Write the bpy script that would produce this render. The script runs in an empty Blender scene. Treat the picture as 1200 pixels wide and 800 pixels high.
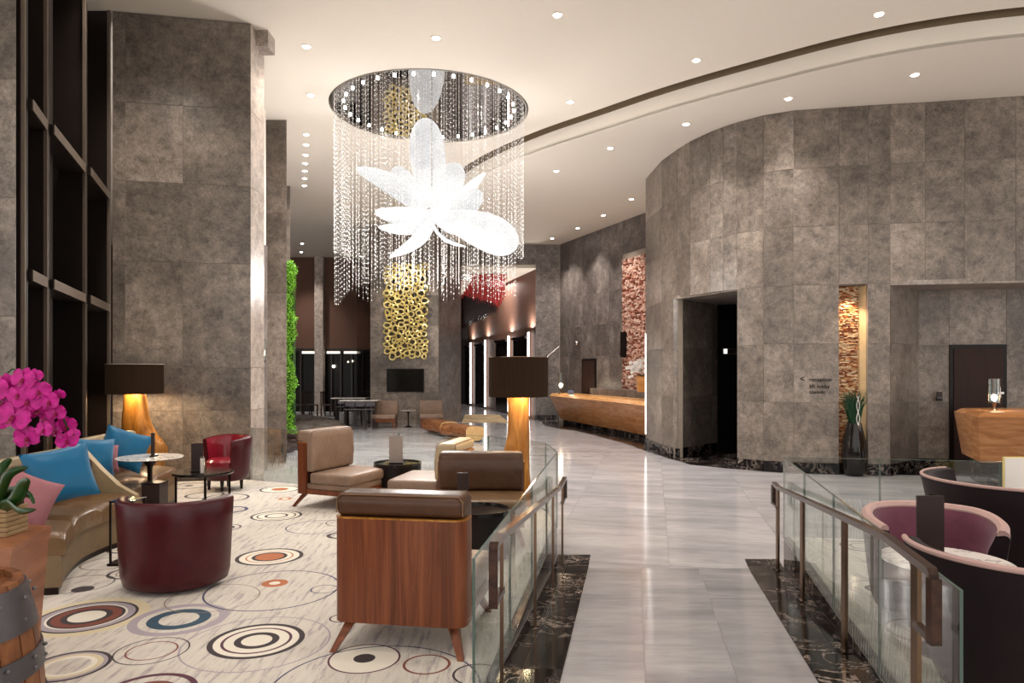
import bpy, bmesh, math, random
from mathutils import Vector, Matrix, noise as mnoise
random.seed(7)
sc = bpy.context.scene
COL = sc.collection
PI = math.pi
EYE = 1.85          # eye height above the lobby floor; the lounges stand .30 above it
FPX = 820.0
HOR = 434.0
LZ = .30
# ------------------------------------------------------------------ camera, world, exposure
cd = bpy.data.cameras.new('camera'); cam = bpy.data.objects.new('camera', cd); COL.objects.link(cam)
cam.location = (0, 0, EYE); cam.rotation_euler = (PI/2, 0, 0)
cd.sensor_width = 36; cd.lens = FPX/1200*36; cd.shift_y = (HOR-400)/1200; cd.clip_start = .05; cd.clip_end = 200
sc.camera = cam
w = bpy.data.worlds.new('world'); sc.world = w; w.use_nodes = True
w.node_tree.nodes['Background'].inputs[0].default_value = (1, .965, .925, 1)
w.node_tree.nodes['Background'].inputs[1].default_value = 1.3
sc.view_settings.view_transform = 'Standard'; sc.view_settings.look = 'None'
sc.view_settings.gamma = 1; sc.view_settings.use_curve_mapping = False
sc.view_settings.exposure = 0.3
def area_lamp(name, loc, size, power, color=(1, .93, .85), rot=(0, 0, 0), shape='DISK'):
    l = bpy.data.lights.new(name, 'AREA'); l.shape = shape; l.size = size; l.energy = power; l.color = color
    o = bpy.data.objects.new(name, l); o.location = loc; o.rotation_euler = rot; COL.objects.link(o); return o
def spot_lamp(name, loc, power, ang=70, color=(1, .93, .85), target=None, rad=.06, blend=.7, parent=None):
    l = bpy.data.lights.new(name, 'SPOT'); l.energy = power; l.color = color; l.spot_size = math.radians(ang); l.spot_blend = blend
    l.shadow_soft_size = rad
    o = bpy.data.objects.new(name, l); o.location = loc
    if target is not None:
        o.rotation_euler = (Vector(target)-Vector(loc)).to_track_quat('-Z', 'Y').to_euler()
    if parent: o.parent = parent
    COL.objects.link(o); return o
def point_lamp(name, loc, power, color=(1, .85, .65), rad=.05, parent=None):
    l = bpy.data.lights.new(name, 'POINT'); l.energy = power; l.color = color; l.shadow_soft_size = rad
    o = bpy.data.objects.new(name, l); o.location = loc
    if parent: o.parent = parent
    COL.objects.link(o); return o

# ------------------------------------------------------------------ helpers
def px(x, y, d):            # a point of the place, seen at (x, y), at distance d
    return Vector(((x-600)/FPX*d, d, EYE-(y-HOR)/FPX*d))
def fl(x, y, z=0.):         # the point of a level at height z seen at (x, y)
    d = (EYE-z)*FPX/(y-HOR)
    return Vector(((x-600)/FPX*d, d, z))
def srgb(r, g, b):
    f = lambda c: (c/255/12.92) if c/255 <= .04045 else ((c/255+.055)/1.055)**2.4
    return (f(r), f(g), f(b), 1)

class MB:
    def __init__(s): s.v = []; s.f = []
    def add(s, vs, fs, M=None):
        n = len(s.v)
        s.v += [tuple(M @ Vector(p)) if M else tuple(p) for p in vs]
        s.f += [tuple(i+n for i in f) for f in fs]; return s
    def box(s, x0, x1, y0, y1, z0, z1, M=None):
        vs = [(x0,y0,z0),(x1,y0,z0),(x1,y1,z0),(x0,y1,z0),(x0,y0,z1),(x1,y0,z1),(x1,y1,z1),(x0,y1,z1)]
        return s.add(vs, [(3,2,1,0),(4,5,6,7),(0,1,5,4),(1,2,6,5),(2,3,7,6),(3,0,4,7)], M)
    def hexa(s, b, t, M=None):  # bottom 4, top 4 points (ccw from above)
        return s.add(list(b)+list(t), [(3,2,1,0),(4,5,6,7),(0,1,5,4),(1,2,6,5),(2,3,7,6),(3,0,4,7)], M)
    def rbox(s, x0, x1, y0, y1, z0, z1, r=.02, seg=3, M=None, cuts=0, puff=0):
        bm = bmesh.new(); bmesh.ops.create_cube(bm, size=1)
        for v in bm.verts: v.co = Vector(((x0+x1)/2+v.co.x*(x1-x0), (y0+y1)/2+v.co.y*(y1-y0), (z0+z1)/2+v.co.z*(z1-z0)))
        bmesh.ops.bevel(bm, geom=bm.edges[:], offset=r, segments=seg, profile=.6, affect='EDGES')
        if puff:
            bmesh.ops.subdivide_edges(bm, edges=[e for e in bm.edges if e.calc_length() > .12], cuts=cuts or 5, use_grid_fill=True)
            c = Vector(((x0+x1)/2, (y0+y1)/2, (z0+z1)/2)); h = Vector(((x1-x0)/2, (y1-y0)/2, (z1-z0)/2))
            for v in bm.verts:
                q = v.co-c; a = [min(1, abs(q[i]/h[i])) for i in range(3)]
                for i in range(3):
                    j, k = (i+1) % 3, (i+2) % 3
                    if a[i] > .93: v.co[i] += math.copysign(puff*(1-a[j]**2.2)*(1-a[k]**2.2), q[i])
        s.bm(bm, M); return s
    def bm(s, bm, M=None):
        bm.verts.index_update()
        s.add([v.co.copy() for v in bm.verts], [[v.index for v in f.verts] for f in bm.faces], M); bm.free()
    def lathe(s, prof, n=24, M=None, a0=0, a1=2*PI, sx=1, sy=1):
        full = abs(a1-a0-2*PI) < 1e-6; m = n if full else n+1
        vs = []; fs = []; k = len(prof)
        for i in range(m):
            a = a0+(a1-a0)*i/n
            for r, z in prof: vs.append((r*math.cos(a)*sx, r*math.sin(a)*sy, z))
        for i in range(n):
            for j in range(k-1):
                a, b = i*k+j, ((i+1) % m)*k+j
                fs.append((a, b, b+1, a+1))
        if full and prof[0] != prof[-1]:
            if prof[0][0] > 1e-5: fs.append(tuple(i*k for i in range(m))[::-1])
            if prof[-1][0] > 1e-5: fs.append(tuple(i*k+k-1 for i in range(m)))
        return s.add(vs, fs, M)
    def tube(s, pts, r, n=8, M=None, closed=False, flat=1):
        pts = [Vector(p) for p in pts]; m = len(pts); vs = []; fs = []
        rr = r if isinstance(r, (list, tuple)) else [r]*m
        up = None
        for i, p in enumerate(pts):
            if closed: t = pts[(i+1) % m]-pts[i-1]
            else: t = pts[min(i+1, m-1)]-pts[max(i-1, 0)]
            t.normalize()
            if up is None: up = Vector((0,0,1)) if abs(t.z) < .9 else Vector((1,0,0))
            a = t.cross(up).normalized(); b = a.cross(t).normalized(); up = b
            for j in range(n):
                q = 2*PI*j/n+PI/n
                vs.append(p+a*math.cos(q)*rr[i]*flat+b*math.sin(q)*rr[i])
        for i in range(m if closed else m-1):
            for j in range(n):
                a, b = i*n+j, i*n+(j+1) % n; c, d = ((i+1) % m)*n+j, ((i+1) % m)*n+(j+1) % n
                fs.append((a, c, d, b))
        if not closed: fs.append(tuple(range(n))); fs.append(tuple((m-1)*n+j for j in range(n))[::-1])
        return s.add(vs, fs, M)
    def prism(s, poly, z0, z1, M=None):
        k = len(poly); z0s = z0 if isinstance(z0, (list, tuple)) else [z0]*k; z1s = z1 if isinstance(z1, (list, tuple)) else [z1]*k
        vs = [(p[0], p[1], z) for p, z in zip(poly, z0s)]+[(p[0], p[1], z) for p, z in zip(poly, z1s)]
        return s.add(vs, [tuple(range(k))[::-1], tuple(range(k, 2*k))]+[(i, (i+1) % k, k+(i+1) % k, k+i) for i in range(k)], M)
    def extr(s, prof, x0, x1, M=None, bev=0, seg=2):  # profile in (y, z), extruded along x
        bm = bmesh.new()
        a = [bm.verts.new((x0, y, z)) for y, z in prof]; b = [bm.verts.new((x1, y, z)) for y, z in prof]
        k = len(prof); bm.faces.new(a[::-1]); bm.faces.new(b)
        for i in range(k): bm.faces.new((a[i], a[(i+1) % k], b[(i+1) % k], b[i]))
        bmesh.ops.recalc_face_normals(bm, faces=bm.faces[:])
        if bev: bmesh.ops.bevel(bm, geom=bm.edges[:], offset=bev, segments=seg, profile=.6, affect='EDGES')
        s.bm(bm, M); return s
    def ico(s, c, r, sub=1, sc3=(1,1,1), M=None):
        bm = bmesh.new(); bmesh.ops.create_icosphere(bm, subdivisions=sub, radius=r)
        for v in bm.verts: v.co = Vector((c[0]+v.co.x*sc3[0], c[1]+v.co.y*sc3[1], c[2]+v.co.z*sc3[2]))
        s.bm(bm, M); return s
    def grid(s, fn, nu, nv, M=None):
        vs = [fn(i/nu, j/nv) for i in range(nu+1) for j in range(nv+1)]
        return s.add(vs, [(i*(nv+1)+j, (i+1)*(nv+1)+j, (i+1)*(nv+1)+j+1, i*(nv+1)+j+1) for i in range(nu) for j in range(nv)], M)

def obj(name, mb, mat, parent=None, smooth=35, loc=None, rz=None, **props):
    if isinstance(mb, MB):
        me = bpy.data.meshes.new(name); me.from_pydata(mb.v, [], mb.f)
        bm = bmesh.new(); bm.from_mesh(me); bmesh.ops.recalc_face_normals(bm, faces=bm.faces[:]); bm.to_mesh(me); bm.free()
        if smooth: me.shade_smooth(); me.set_sharp_from_angle(angle=math.radians(smooth))
        for m in (mat if isinstance(mat, list) else [mat]): me.materials.append(m)
    else: me = mb
    o = bpy.data.objects.new(name, me); COL.objects.link(o)
    if parent: o.parent = parent
    if loc is not None: o.location = loc
    if rz is not None: o.rotation_euler = (0, 0, rz)
    for k, v in props.items(): o[k] = v
    return o
def tag(o, label, cat, group=None):
    o['label'] = label; o['category'] = cat
    if group: o['group'] = group
    return o
def thing(name, label, cat, loc=(0,0,0), rz=0, group=None):
    o = bpy.data.objects.new(name, None); COL.objects.link(o); o.location = loc; o.rotation_euler = (0,0,rz)
    o.empty_display_size = .1
    return tag(o, label, cat, group)
def struct(name, mb=None, mat=None, smooth=35):
    if mb is None:
        o = bpy.data.objects.new(name, None); COL.objects.link(o)
    else: o = obj(name, mb, mat, smooth=smooth)
    o['kind'] = 'structure'; return o
def dup(root, loc, rz, label, group=None):
    def cp(o, par):
        c = o.copy(); COL.objects.link(c)
        if par: c.parent = par
        for ch in o.children: cp(ch, c)
        return c
    r = cp(root, None); r.location = loc; r.rotation_euler = (0,0,rz); r['label'] = label
    if group: r['group'] = group
    return r
def face_dir(dx, dy):        # rotation that turns local -y to the direction (dx, dy)
    return math.atan2(dx, -dy)

# ------------------------------------------------------------------ materials
MATS = {}
class NT:
    def __init__(s, name):
        m = bpy.data.materials.new(name); m.use_nodes = True; s.m = m; s.t = m.node_tree; s.n = s.t.nodes; s.b = s.n['Principled BSDF']
        MATS[name] = m
    def new(s, ty, **kw):
        n = s.n.new(ty)
        for k, v in kw.items():
            if k.startswith('i_'):
                key = k[2:]; key = int(key) if key.isdigit() else key
                if hasattr(v, 'is_output') : s.t.links.new(v, n.inputs[key])
                else: n.inputs[key].default_value = v
            else: setattr(n, k, v)
        return n
    def ln(s, a, b): s.t.links.new(a, b)
    def coords(s, scale=(1,1,1), rot=(0,0,0), rand=0):
        tc = s.new('ShaderNodeTexCoord'); out = tc.outputs['Object']
        if rand:
            oi = s.new('ShaderNodeObjectInfo')
            mu = s.new('ShaderNodeVectorMath', operation='SCALE'); mu.inputs[0].default_value = (rand, rand*1.7, rand*.6); s.ln(oi.outputs['Random'], mu.inputs['Scale'])
            ad = s.new('ShaderNodeVectorMath', operation='ADD'); s.ln(out, ad.inputs[0]); s.ln(mu.outputs[0], ad.inputs[1]); out = ad.outputs[0]
        mp = s.new('ShaderNodeMapping'); mp.inputs['Scale'].default_value = scale; mp.inputs['Rotation'].default_value = rot
        s.ln(out, mp.inputs['Vector']); return mp.outputs[0]
    def noise(s, vec, scale=5, detail=6, rough=.6, dist=0):
        n = s.new('ShaderNodeTexNoise'); s.ln(vec, n.inputs['Vector'])
        n.inputs['Scale'].default_value = scale; n.inputs['Detail'].default_value = detail; n.inputs['Roughness'].default_value = rough; n.inputs['Distortion'].default_value = dist
        return n.outputs[0]
    def ramp(s, fac, stops, interp='LINEAR'):
        r = s.new('ShaderNodeValToRGB'); cr = r.color_ramp; cr.interpolation = interp
        while len(cr.elements) < len(stops): cr.elements.new(.5)
        for e, (p, c) in zip(cr.elements, stops): e.position = p; e.color = c
        s.ln(fac, r.inputs[0]); return r
    def mix(s, fac, a, b, mode='MIX'):
        m = s.new('ShaderNodeMixRGB', blend_type=mode)
        for i, x in enumerate((fac, a, b)):
            if hasattr(x, 'is_output'): s.ln(x, m.inputs[i])
            else: m.inputs[i].default_value = x
        return m.outputs[0]
    def math(s, op, a, b=0.):
        m = s.new('ShaderNodeMath', operation=op)
        for i, x in enumerate((a, b)):
            if hasattr(x, 'is_output'): s.ln(x, m.inputs[i])
            else: m.inputs[i].default_value = x
        return m.outputs[0]
    def bump(s, h, strength=.2, dist=.02):
        b = s.new('ShaderNodeBump'); b.inputs['Strength'].default_value = strength; b.inputs['Distance'].default_value = dist
        s.ln(h, b.inputs['Height']); s.ln(b.outputs[0], s.b.inputs['Normal'])
    def rand_tint(s, col, lo=.85, hi=1.12):
        oi = s.new('ShaderNodeObjectInfo'); mr = s.new('ShaderNodeMapRange'); mr.inputs[3].default_value = lo; mr.inputs[4].default_value = hi
        s.ln(oi.outputs['Random'], mr.inputs[0])
        c = s.new('ShaderNodeCombineColor')
        for i in range(3): s.ln(mr.outputs[0], c.inputs[i])
        return s.mix(1., col, c.outputs[0], 'MULTIPLY')
    def set(s, **kw):
        for k, v in kw.items():
            i = s.b.inputs[k.replace('_', ' ')]
            if hasattr(v, 'is_output'): s.ln(v, i)
            else: i.default_value = v
        return s.m

def plain(name, col, rough=.5, metal=0, coat=0, var=.08, scale=8, emis=None, es=0, sheen=0, bump=0, stretch=(1,1,1)):
    t = NT(name); v = t.coords(stretch)
    n = t.noise(v, scale, 5)
    c = t.ramp(n, [(.25, tuple(x*(1-var) for x in col[:3])+(1,)), (.75, tuple(min(1, x*(1+var)) for x in col[:3])+(1,))])
    t.set(Base_Color=c.outputs[0], Roughness=rough, Metallic=metal, Coat_Weight=coat)
    if not metal: t.set(Specular_IOR_Level=.22)
    if sheen: t.set(Sheen_Weight=sheen)
    if bump: t.bump(n, bump)
    if emis: t.set(Emission_Color=emis, Emission_Strength=es)
    return t.m

def stone(name, dark, mid, light, rough=.35, vein=.5, sc_=1.0, tint=(.76, 1.14), rand=30):
    t = NT(name); v = t.coords((sc_, sc_, sc_), rand=rand)
    n1 = t.noise(v, .9, 8, .7, .25); n2 = t.noise(v, 6.0, 10, .82, .15); n3 = t.noise(v, 38, 4, .7)
    base = t.ramp(n1, [(.3, dark), (.52, mid), (.74, light)]).outputs[0]
    spk = t.ramp(n2, [(.37, (.36, .34, .33, 1)), (.5, (1, 1, 1, 1)), (.64, (1.55, 1.53, 1.5, 1))]).outputs[0]
    c = t.mix(.75, base, spk, 'MULTIPLY')
    c = t.mix(.35, c, t.ramp(n3, [(.36, (.5,.49,.48,1)), (.64, (1.4,1.4,1.4,1))]).outputs[0], 'MULTIPLY')
    # thin dark and pale veins
    n4 = t.noise(v, 1.6, 6, .75, 1.2)
    dv = t.math('ABSOLUTE', t.math('SUBTRACT', n4, .5))
    c = t.mix(t.math('MULTIPLY', t.ramp(dv, [(0, (1,1,1,1)), (.016, (0,0,0,1))]).outputs[0], vein*.9), c, tuple(x*.45 for x in dark[:3])+(1,))
    n5 = t.noise(v, 1.1, 5, .7, 1.6); dv2 = t.math('ABSOLUTE', t.math('SUBTRACT', n5, .43))
    c = t.mix(t.math('MULTIPLY', t.ramp(dv2, [(0, (1,1,1,1)), (.012, (0,0,0,1))]).outputs[0], vein*.8), c, light)
    c = t.rand_tint(c, *tint)
    t.set(Base_Color=c, Roughness=rough); t.bump(n2, .06, .01)
    return t.m
M_wall = stone('grey_brown_marble', srgb(88,79,73), srgb(123,112,103), srgb(157,145,135), .34)
M_wall2 = stone('mottled_grey_marble', srgb(78,71,68), srgb(116,107,103), srgb(158,149,144), .35, .8, 2.2)
M_wallL = stone('pale_grey_marble', srgb(140,126,116), srgb(165,152,142), srgb(185,174,165), .3)
M_joint = plain('wall_joint', srgb(150,138,126), .8)
M_jointf = plain('floor_joint', srgb(186,178,172), .5)
# pale polished floor marble: long soft streaks
t = NT('pale_floor_marble'); v = t.coords((.6, 2.2, 1), (0,0,.12), rand=3)
n1 = t.noise(v, 1.2, 7, .62, .4); n2 = t.noise(v, 7, 6, .65, .2)
c = t.ramp(n1, [(.28, srgb(142,139,143)), (.5, srgb(166,163,166)), (.7, srgb(184,180,181))]).outputs[0]
c = t.mix(.6, c, t.ramp(n2, [(.3, (.78,.77,.78,1)), (.6, (1.03,1.03,1.03,1))]).outputs[0], 'MULTIPLY')
c = t.rand_tint(c, .96, 1.03); t.set(Base_Color=c, Roughness=t.ramp(n2, [(.3, (.16,)*3+(1,)), (.7, (.09,)*3+(1,))]).outputs[0]); M_floor = t.m
# black marble with white veins
t = NT('black_veined_marble'); v = t.coords((1,1,1), rand=25)
n1 = t.noise(v, 3.5, 6, .7, 1.4); dv = t.math('ABSOLUTE', t.math('SUBTRACT', n1, .5)); msk = t.noise(v, 1.8, 3)
m1 = t.math('MULTIPLY', t.ramp(dv, [(0, (1,1,1,1)), (.022, (0,0,0,1))]).outputs[0], t.ramp(msk, [(.42, (0,0,0,1)), (.6, (1,1,1,1))]).outputs[0])
c = t.mix(m1, srgb(16,12,13), srgb(176,160,150)); t.set(Base_Color=c, Roughness=.1, Specular_IOR_Level=.2); M_black = t.m
M_ceil = plain('ceiling_paint', srgb(232,224,212), .75, var=.01)
M_white = plain('white_paint', srgb(226,218,208), .6, var=.02)
def leather(name, col, rough=.33, wr=.35, coat=.15):
    t = NT(name); v = t.coords(); n = t.noise(v, 4, 5, .6, .8); f = t.noise(v, 130, 2)
    cr = t.noise(v, 11, 4, .55, 1.5)
    c = t.ramp(n, [(.25, tuple(x*.78 for x in col[:3])+(1,)), (.75, tuple(min(1, x*1.2) for x in col[:3])+(1,))]).outputs[0]
    h = t.math('ADD', t.math('MULTIPLY', cr, 1.), t.math('MULTIPLY', f, .08))
    t.set(Base_Color=c, Roughness=rough, Coat_Weight=coat*.5, Coat_Roughness=.25, Specular_IOR_Level=.3); t.bump(h, wr, .012); return t.m
M_brownl = leather('dark_brown_leather', srgb(74,47,31))
M_tanl = leather('taupe_leather', srgb(136,112,95), .42, .8)
M_seatl = leather('mid_brown_leather', srgb(108,82,56), .3)
M_creaml = leather('light_leather', srgb(176,156,124), .4)
M_redl = leather('oxblood_leather', srgb(68,14,23), .32, .12, .15)
M_fabt = plain('beige_upholstery', srgb(122,102,78), .6, var=.1, bump=.1)
def wood(name, a, b, c_, rough=.3, scale=(14,14,.7), coat=.3, rot=(0,0,0), ringy=1.2):
    t = NT(name); v = t.coords(scale, rot, rand=5); n = t.noise(v, 1.2, 7, .62, ringy); n2 = t.noise(v, 9, 4)
    c = t.ramp(n, [(.28, a), (.5, b), (.72, c_)]).outputs[0]
    c = t.mix(.4, c, t.ramp(n2, [(.35, (.72,.68,.64,1)), (.65, (1.1,1.1,1.1,1))]).outputs[0], 'MULTIPLY')
    t.set(Base_Color=c, Roughness=rough, Coat_Weight=coat*.4, Coat_Roughness=.15, Specular_IOR_Level=.3); return t.m
M_walnut = wood('walnut_veneer', srgb(76,38,22), srgb(112,60,36), srgb(138,80,50))
M_amber = wood('amber_wood', srgb(112,66,22), srgb(164,108,44), srgb(198,142,70), .3, (9,9,1.2))
M_desk = wood('desk_wood', srgb(150,98,58), srgb(180,124,78), srgb(200,146,98), .25, (1.2,1.2,9))
M_log = wood('log_wood', srgb(60,34,20), srgb(104,64,38), srgb(150,104,66), .45, (3,12,12))
M_sawn = wood('pedestal_wood', srgb(112,66,44), srgb(150,96,66), srgb(170,116,84), .3, (1,1,7), .3, (0,.15,0))
M_barrel = wood('barrel_oak', srgb(74,44,26), srgb(120,74,44), srgb(146,98,62), .5, (6,6,.9), .1)
M_endwood = plain('end_grain_wood', srgb(196,160,110), .5, var=.15)
M_bronze = plain('bronze_metal', srgb(128,104,86), .28, 1, var=.05)
M_darkm = plain('dark_metal', srgb(40,32,30), .3, .8)
M_railw = wood('handrail_wood', srgb(30,18,15), srgb(52,32,24), srgb(74,46,34), .25, (8,1,8))
M_steel = plain('brushed_steel', srgb(190,184,178), .25, 1, var=.04)
M_black2 = plain('black_lacquer', srgb(22,17,16), .15, coat=.4)
M_dark = plain('dark_panel', srgb(24,18,17), .35)
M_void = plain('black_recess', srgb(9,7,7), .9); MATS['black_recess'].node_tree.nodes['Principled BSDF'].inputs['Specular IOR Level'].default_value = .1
M_curtwall = plain('dark_window_frame', srgb(46,38,35), .35, .3)
M_glassdark = plain('night_glass', srgb(16,12,12), .25, var=.02); MATS['night_glass'].node_tree.nodes['Principled BSDF'].inputs['Specular IOR Level'].default_value = .15
M_mul = plain('mullion_edge', srgb(120,106,94), .4, .3)
M_brownw = plain('brown_wall_panel', srgb(104,76,64), .6, var=.05, bump=.05, stretch=(1,1,8))
M_walnutd = wood('dark_door_wood', srgb(36,21,18), srgb(48,29,24), srgb(58,36,30), .6, coat=0)
M_blue = plain('blue_satin', srgb(18,100,142), .34, sheen=.3, var=.12, scale=5, bump=.25)
M_pink = plain('pink_fabric', srgb(158,104,112), .7, var=.06)
M_velvet = plain('purple_velvet', srgb(24,8,14), .75, sheen=.05, var=.35, scale=4)
M_mauve = plain('mauve_velvet', srgb(104,54,72), .6, sheen=.2, var=.3, scale=6, bump=.15)
M_rose = plain('rose_piping', srgb(184,152,146), .5)
t = NT('white_marble'); v = t.coords(); n = t.noise(v, 3, 6, .7, 1.5); dv = t.math('ABSOLUTE', t.math('SUBTRACT', n, .5)); t.set(Base_Color=t.ramp(dv, [(0, srgb(150,144,142)), (.03, srgb(228,222,216))]).outputs[0], Roughness=.15); M_wmarble = t.m
M_gold = plain('gold_metal', srgb(232,212,140), .35, .45, var=.12)
M_card = plain('dark_card', srgb(52,40,38), .35)
M_silver = plain('silver_card', srgb(160,148,142), .3, .5)
M_paper = plain('white_paper', srgb(232,226,220), .6, var=.02)
M_green = plain('plant_green', srgb(104,158,44), .5, var=.4, scale=20)
M_leaf = plain('dark_leaf', srgb(24,58,18), .3, var=.3)
M_grass = plain('tall_grass', srgb(34,66,44), .5, var=.4, scale=30)
M_orch = plain('magenta_petal', srgb(176,26,124), .45, var=.35, scale=26)
M_orchc = plain('orchid_lip', srgb(128,16,66), .4)
M_whitep = plain('white_petal', srgb(238,234,230), .5, var=.04)
M_pebble = plain('dark_pebble', srgb(52,46,42), .6, var=.4, scale=9)
M_planks = wood('planter_wood', srgb(120,96,66), srgb(150,124,88), srgb(172,148,112), .6, (3,3,14), 0)
t = NT('mirror_disk'); t.set(Base_Color=(.62,.6,.58,1), Metallic=1, Roughness=.02); M_mirror = t.m
t = NT('crystal_bead'); t.set(Base_Color=(.8,.79,.78,1), Roughness=.25, Specular_IOR_Level=.6, Metallic=0, Emission_Color=(1,.97,.93,1), Emission_Strength=0.0); M_bead = t.m
def emit(name, col, s):
    t = NT(name); t.set(Base_Color=col, Emission_Color=col, Emission_Strength=s, Roughness=.5); return t.m
t = NT('lit_crystal_petal'); v = t.coords(); vo = t.new('ShaderNodeTexVoronoi'); t.ln(v, vo.inputs['Vector']); vo.inputs['Scale'].default_value = 42
lw = t.new('ShaderNodeLayerWeight'); lw.inputs[0].default_value = .35
es = t.ramp(vo.outputs['Distance'], [(0, (.55,)*3+(1,)), (.6, (.95,)*3+(1,))]).outputs[0]
es = t.mix(1., es, t.ramp(t.noise(v, 1.6, 4), [(.35, (.72,.73,.76,1)), (.62, (1,1,1,1))]).outputs[0], 'MULTIPLY')
t.set(Base_Color=(.12,.12,.12,1), Roughness=.5, Emission_Color=es, Emission_Strength=.72); t.bump(vo.outputs['Distance'], .4, .01); M_petal = t.m
M_lens = emit('lit_lens', (1, .96, .9, 1), 22)
M_bulb = emit('lit_bulb', (1, .82, .6, 1), 14)
M_led = emit('led_strip', (1, .965, .925, 1), 5)
M_ledw = emit('lit_paper_diffuser', (1, .9, .75, 1), 2.2)
# glass: clear, reflecting at grazing angles, with a faint tint
def glass(name, tint=(.93,.96,.95,1), frit=False, refl=1.0):
    m = bpy.data.materials.new(name); m.use_nodes = True; tr = m.node_tree; n = tr.nodes; n.clear()
    out = n.new('ShaderNodeOutputMaterial'); a = n.new('ShaderNodeBsdfTransparent'); a.inputs[0].default_value = tint
    g = n.new('ShaderNodeBsdfGlossy'); g.inputs['Roughness'].default_value = .01; g.inputs['Color'].default_value = (refl,refl,refl,1)
    fr = n.new('ShaderNodeFresnel'); fr.inputs[0].default_value = 1.45
    mx = n.new('ShaderNodeMixShader'); mn = n.new('ShaderNodeMath'); mn.operation = 'MINIMUM'; mn.inputs[1].default_value = .28; tr.links.new(fr.outputs[0], mn.inputs[0]); tr.links.new(mn.outputs[0], mx.inputs[0]); tr.links.new(a.outputs[0], mx.inputs[1]); tr.links.new(g.outputs[0], mx.inputs[2])
    last = mx.outputs[0]
    if frit:
        tc = n.new('ShaderNodeTexCoord'); sp = n.new('ShaderNodeSeparateXYZ'); tr.links.new(tc.outputs['Object'], sp.inputs[0])
        def mt(op, x, y):
            k = n.new('ShaderNodeMath'); k.operation = op
            for i, q in enumerate((x, y)):
                if hasattr(q, 'is_output'): tr.links.new(q, k.inputs[i])
                else: k.inputs[i].default_value = q
            return k.outputs[0]
        fx = mt('FRACT', mt('MULTIPLY', sp.outputs[0], 38.), 0)
        s1 = mt('LESS_THAN', fx, .26)
        hump = mt('MULTIPLY', mt('ABSOLUTE', mt('SINE', mt('MULTIPLY', sp.outputs[0], 17.), 0), 0), .12)
        s2 = mt('LESS_THAN', sp.outputs[2], mt('ADD', hump, .2))
        f2 = mt('FRACT', mt('MULTIPLY', mt('ADD', sp.outputs[0], mt('MULTIPLY', sp.outputs[2], .25)), 21.), 0)
        s3 = mt('MULTIPLY', mt('LESS_THAN', f2, .1), mt('LESS_THAN', sp.outputs[2], .36))
        fac = mt('MULTIPLY', mt('MAXIMUM', mt('MULTIPLY', s1, s2), s3), .4)
        d = n.new('ShaderNodeBsdfDiffuse'); d.inputs[0].default_value = (.72,.74,.72,1)
        m2 = n.new('ShaderNodeMixShader'); tr.links.new(fac, m2.inputs[0]); tr.links.new(last, m2.inputs[1]); tr.links.new(d.outputs[0], m2.inputs[2]); last = m2.outputs[0]
    tr.links.new(last, out.inputs[0]); return m
M_glass = glass('clear_glass'); M_frit = glass('printed_glass', frit=True)
M_gedge = plain('glass_edge', srgb(84,100,94), .15)
def shade_mat(name):
    t = NT(name); v = t.coords((60,60,1)); n = t.noise(v, 2, 3)
    c = t.ramp(n, [(.3, srgb(30,17,11)), (.7, srgb(44,27,17))]).outputs[0]
    t.set(Base_Color=c, Roughness=.85, Specular_IOR_Level=.1, Emission_Color=(1,.6,.3,1), Emission_Strength=.008); t.bump(n, .3); return t.m
M_shade = shade_mat('brown_silk_shade')
# ------------------------------------------------------------------ structure: ceiling, floors, walls
ZM, ZL = 6.86, 6.53
curve = [(16,9.15),(11.5,9.35),(9.5,9.5),(8.2,9.64),(7.16,9.8),(6.4,10.02),(5.65,10.33),(4.92,10.76),(4.17,11.39),(3.13,12.2),(2.37,12.96),(1.68,13.75),(.88,14.5),(.33,15.2),(-.4,16.2),(-1.05,17.3),(-1.7,19),(-2.1,21),(-2.4,24),(-2.4,33)]
def catmull(p, k=4):
    out = []
    for i in range(len(p)-1):
        a, b, c, d = [Vector(p[min(max(j, 0), len(p)-1)]) for j in (i-1, i, i+1, i+2)]
        for s in range(k):
            u = s/k; out.append(.5*((2*b)+(c-a)*u+(2*a-5*b+4*c-d)*u*u+(3*b-a-3*c+d)*u**3))
    out.append(Vector(p[-1])); return out
cv = catmull(curve)
for _ in range(14): cv = [cv[0]]+[(cv[i-1]+cv[i]*2+cv[i+1])/4 for i in range(1, len(cv)-1)]+[cv[-1]]
m = MB(); poly = [(-16,-4),(11.5,-4)]+[(p.x, p.y) for p in cv]+[(-16,33)]
def off(pts, dist):
    out = []
    for i, p in enumerate(pts):
        t_ = (pts[min(i+1, len(pts)-1)]-pts[max(i-1, 0)]).normalized(); out.append(p+Vector((t_.y, -t_.x))*dist)
    return out
inner = off(cv, -.13)   # towards the lounge side
def tri_poly(mb, pl, z, th):
    from mathutils.geometry import tessellate_polygon
    tr_ = tessellate_polygon([[Vector((p[0], p[1], 0)) for p in pl]]); k = len(pl)
    vs = [(p[0], p[1], z) for p in pl]+[(p[0], p[1], z+th) for p in pl]
    fs = [tuple(q) for q in tr_]+[tuple(i+k for i in q)[::-1] for q in tr_]+[(i, (i+1) % k, k+(i+1) % k, k+i) for i in range(k)]
    mb.add(vs, fs)
mc = MB()
# which side is the lounge side: test
side = -.2 if (off(cv, -.2)[20]-Vector((0, 5))).length < (off(cv, .2)[20]-Vector((0, 5))).length else .2
inner = off(cv, side)
CHC = Vector((-1.58, 13.5)); CHR = 1.9
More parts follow.
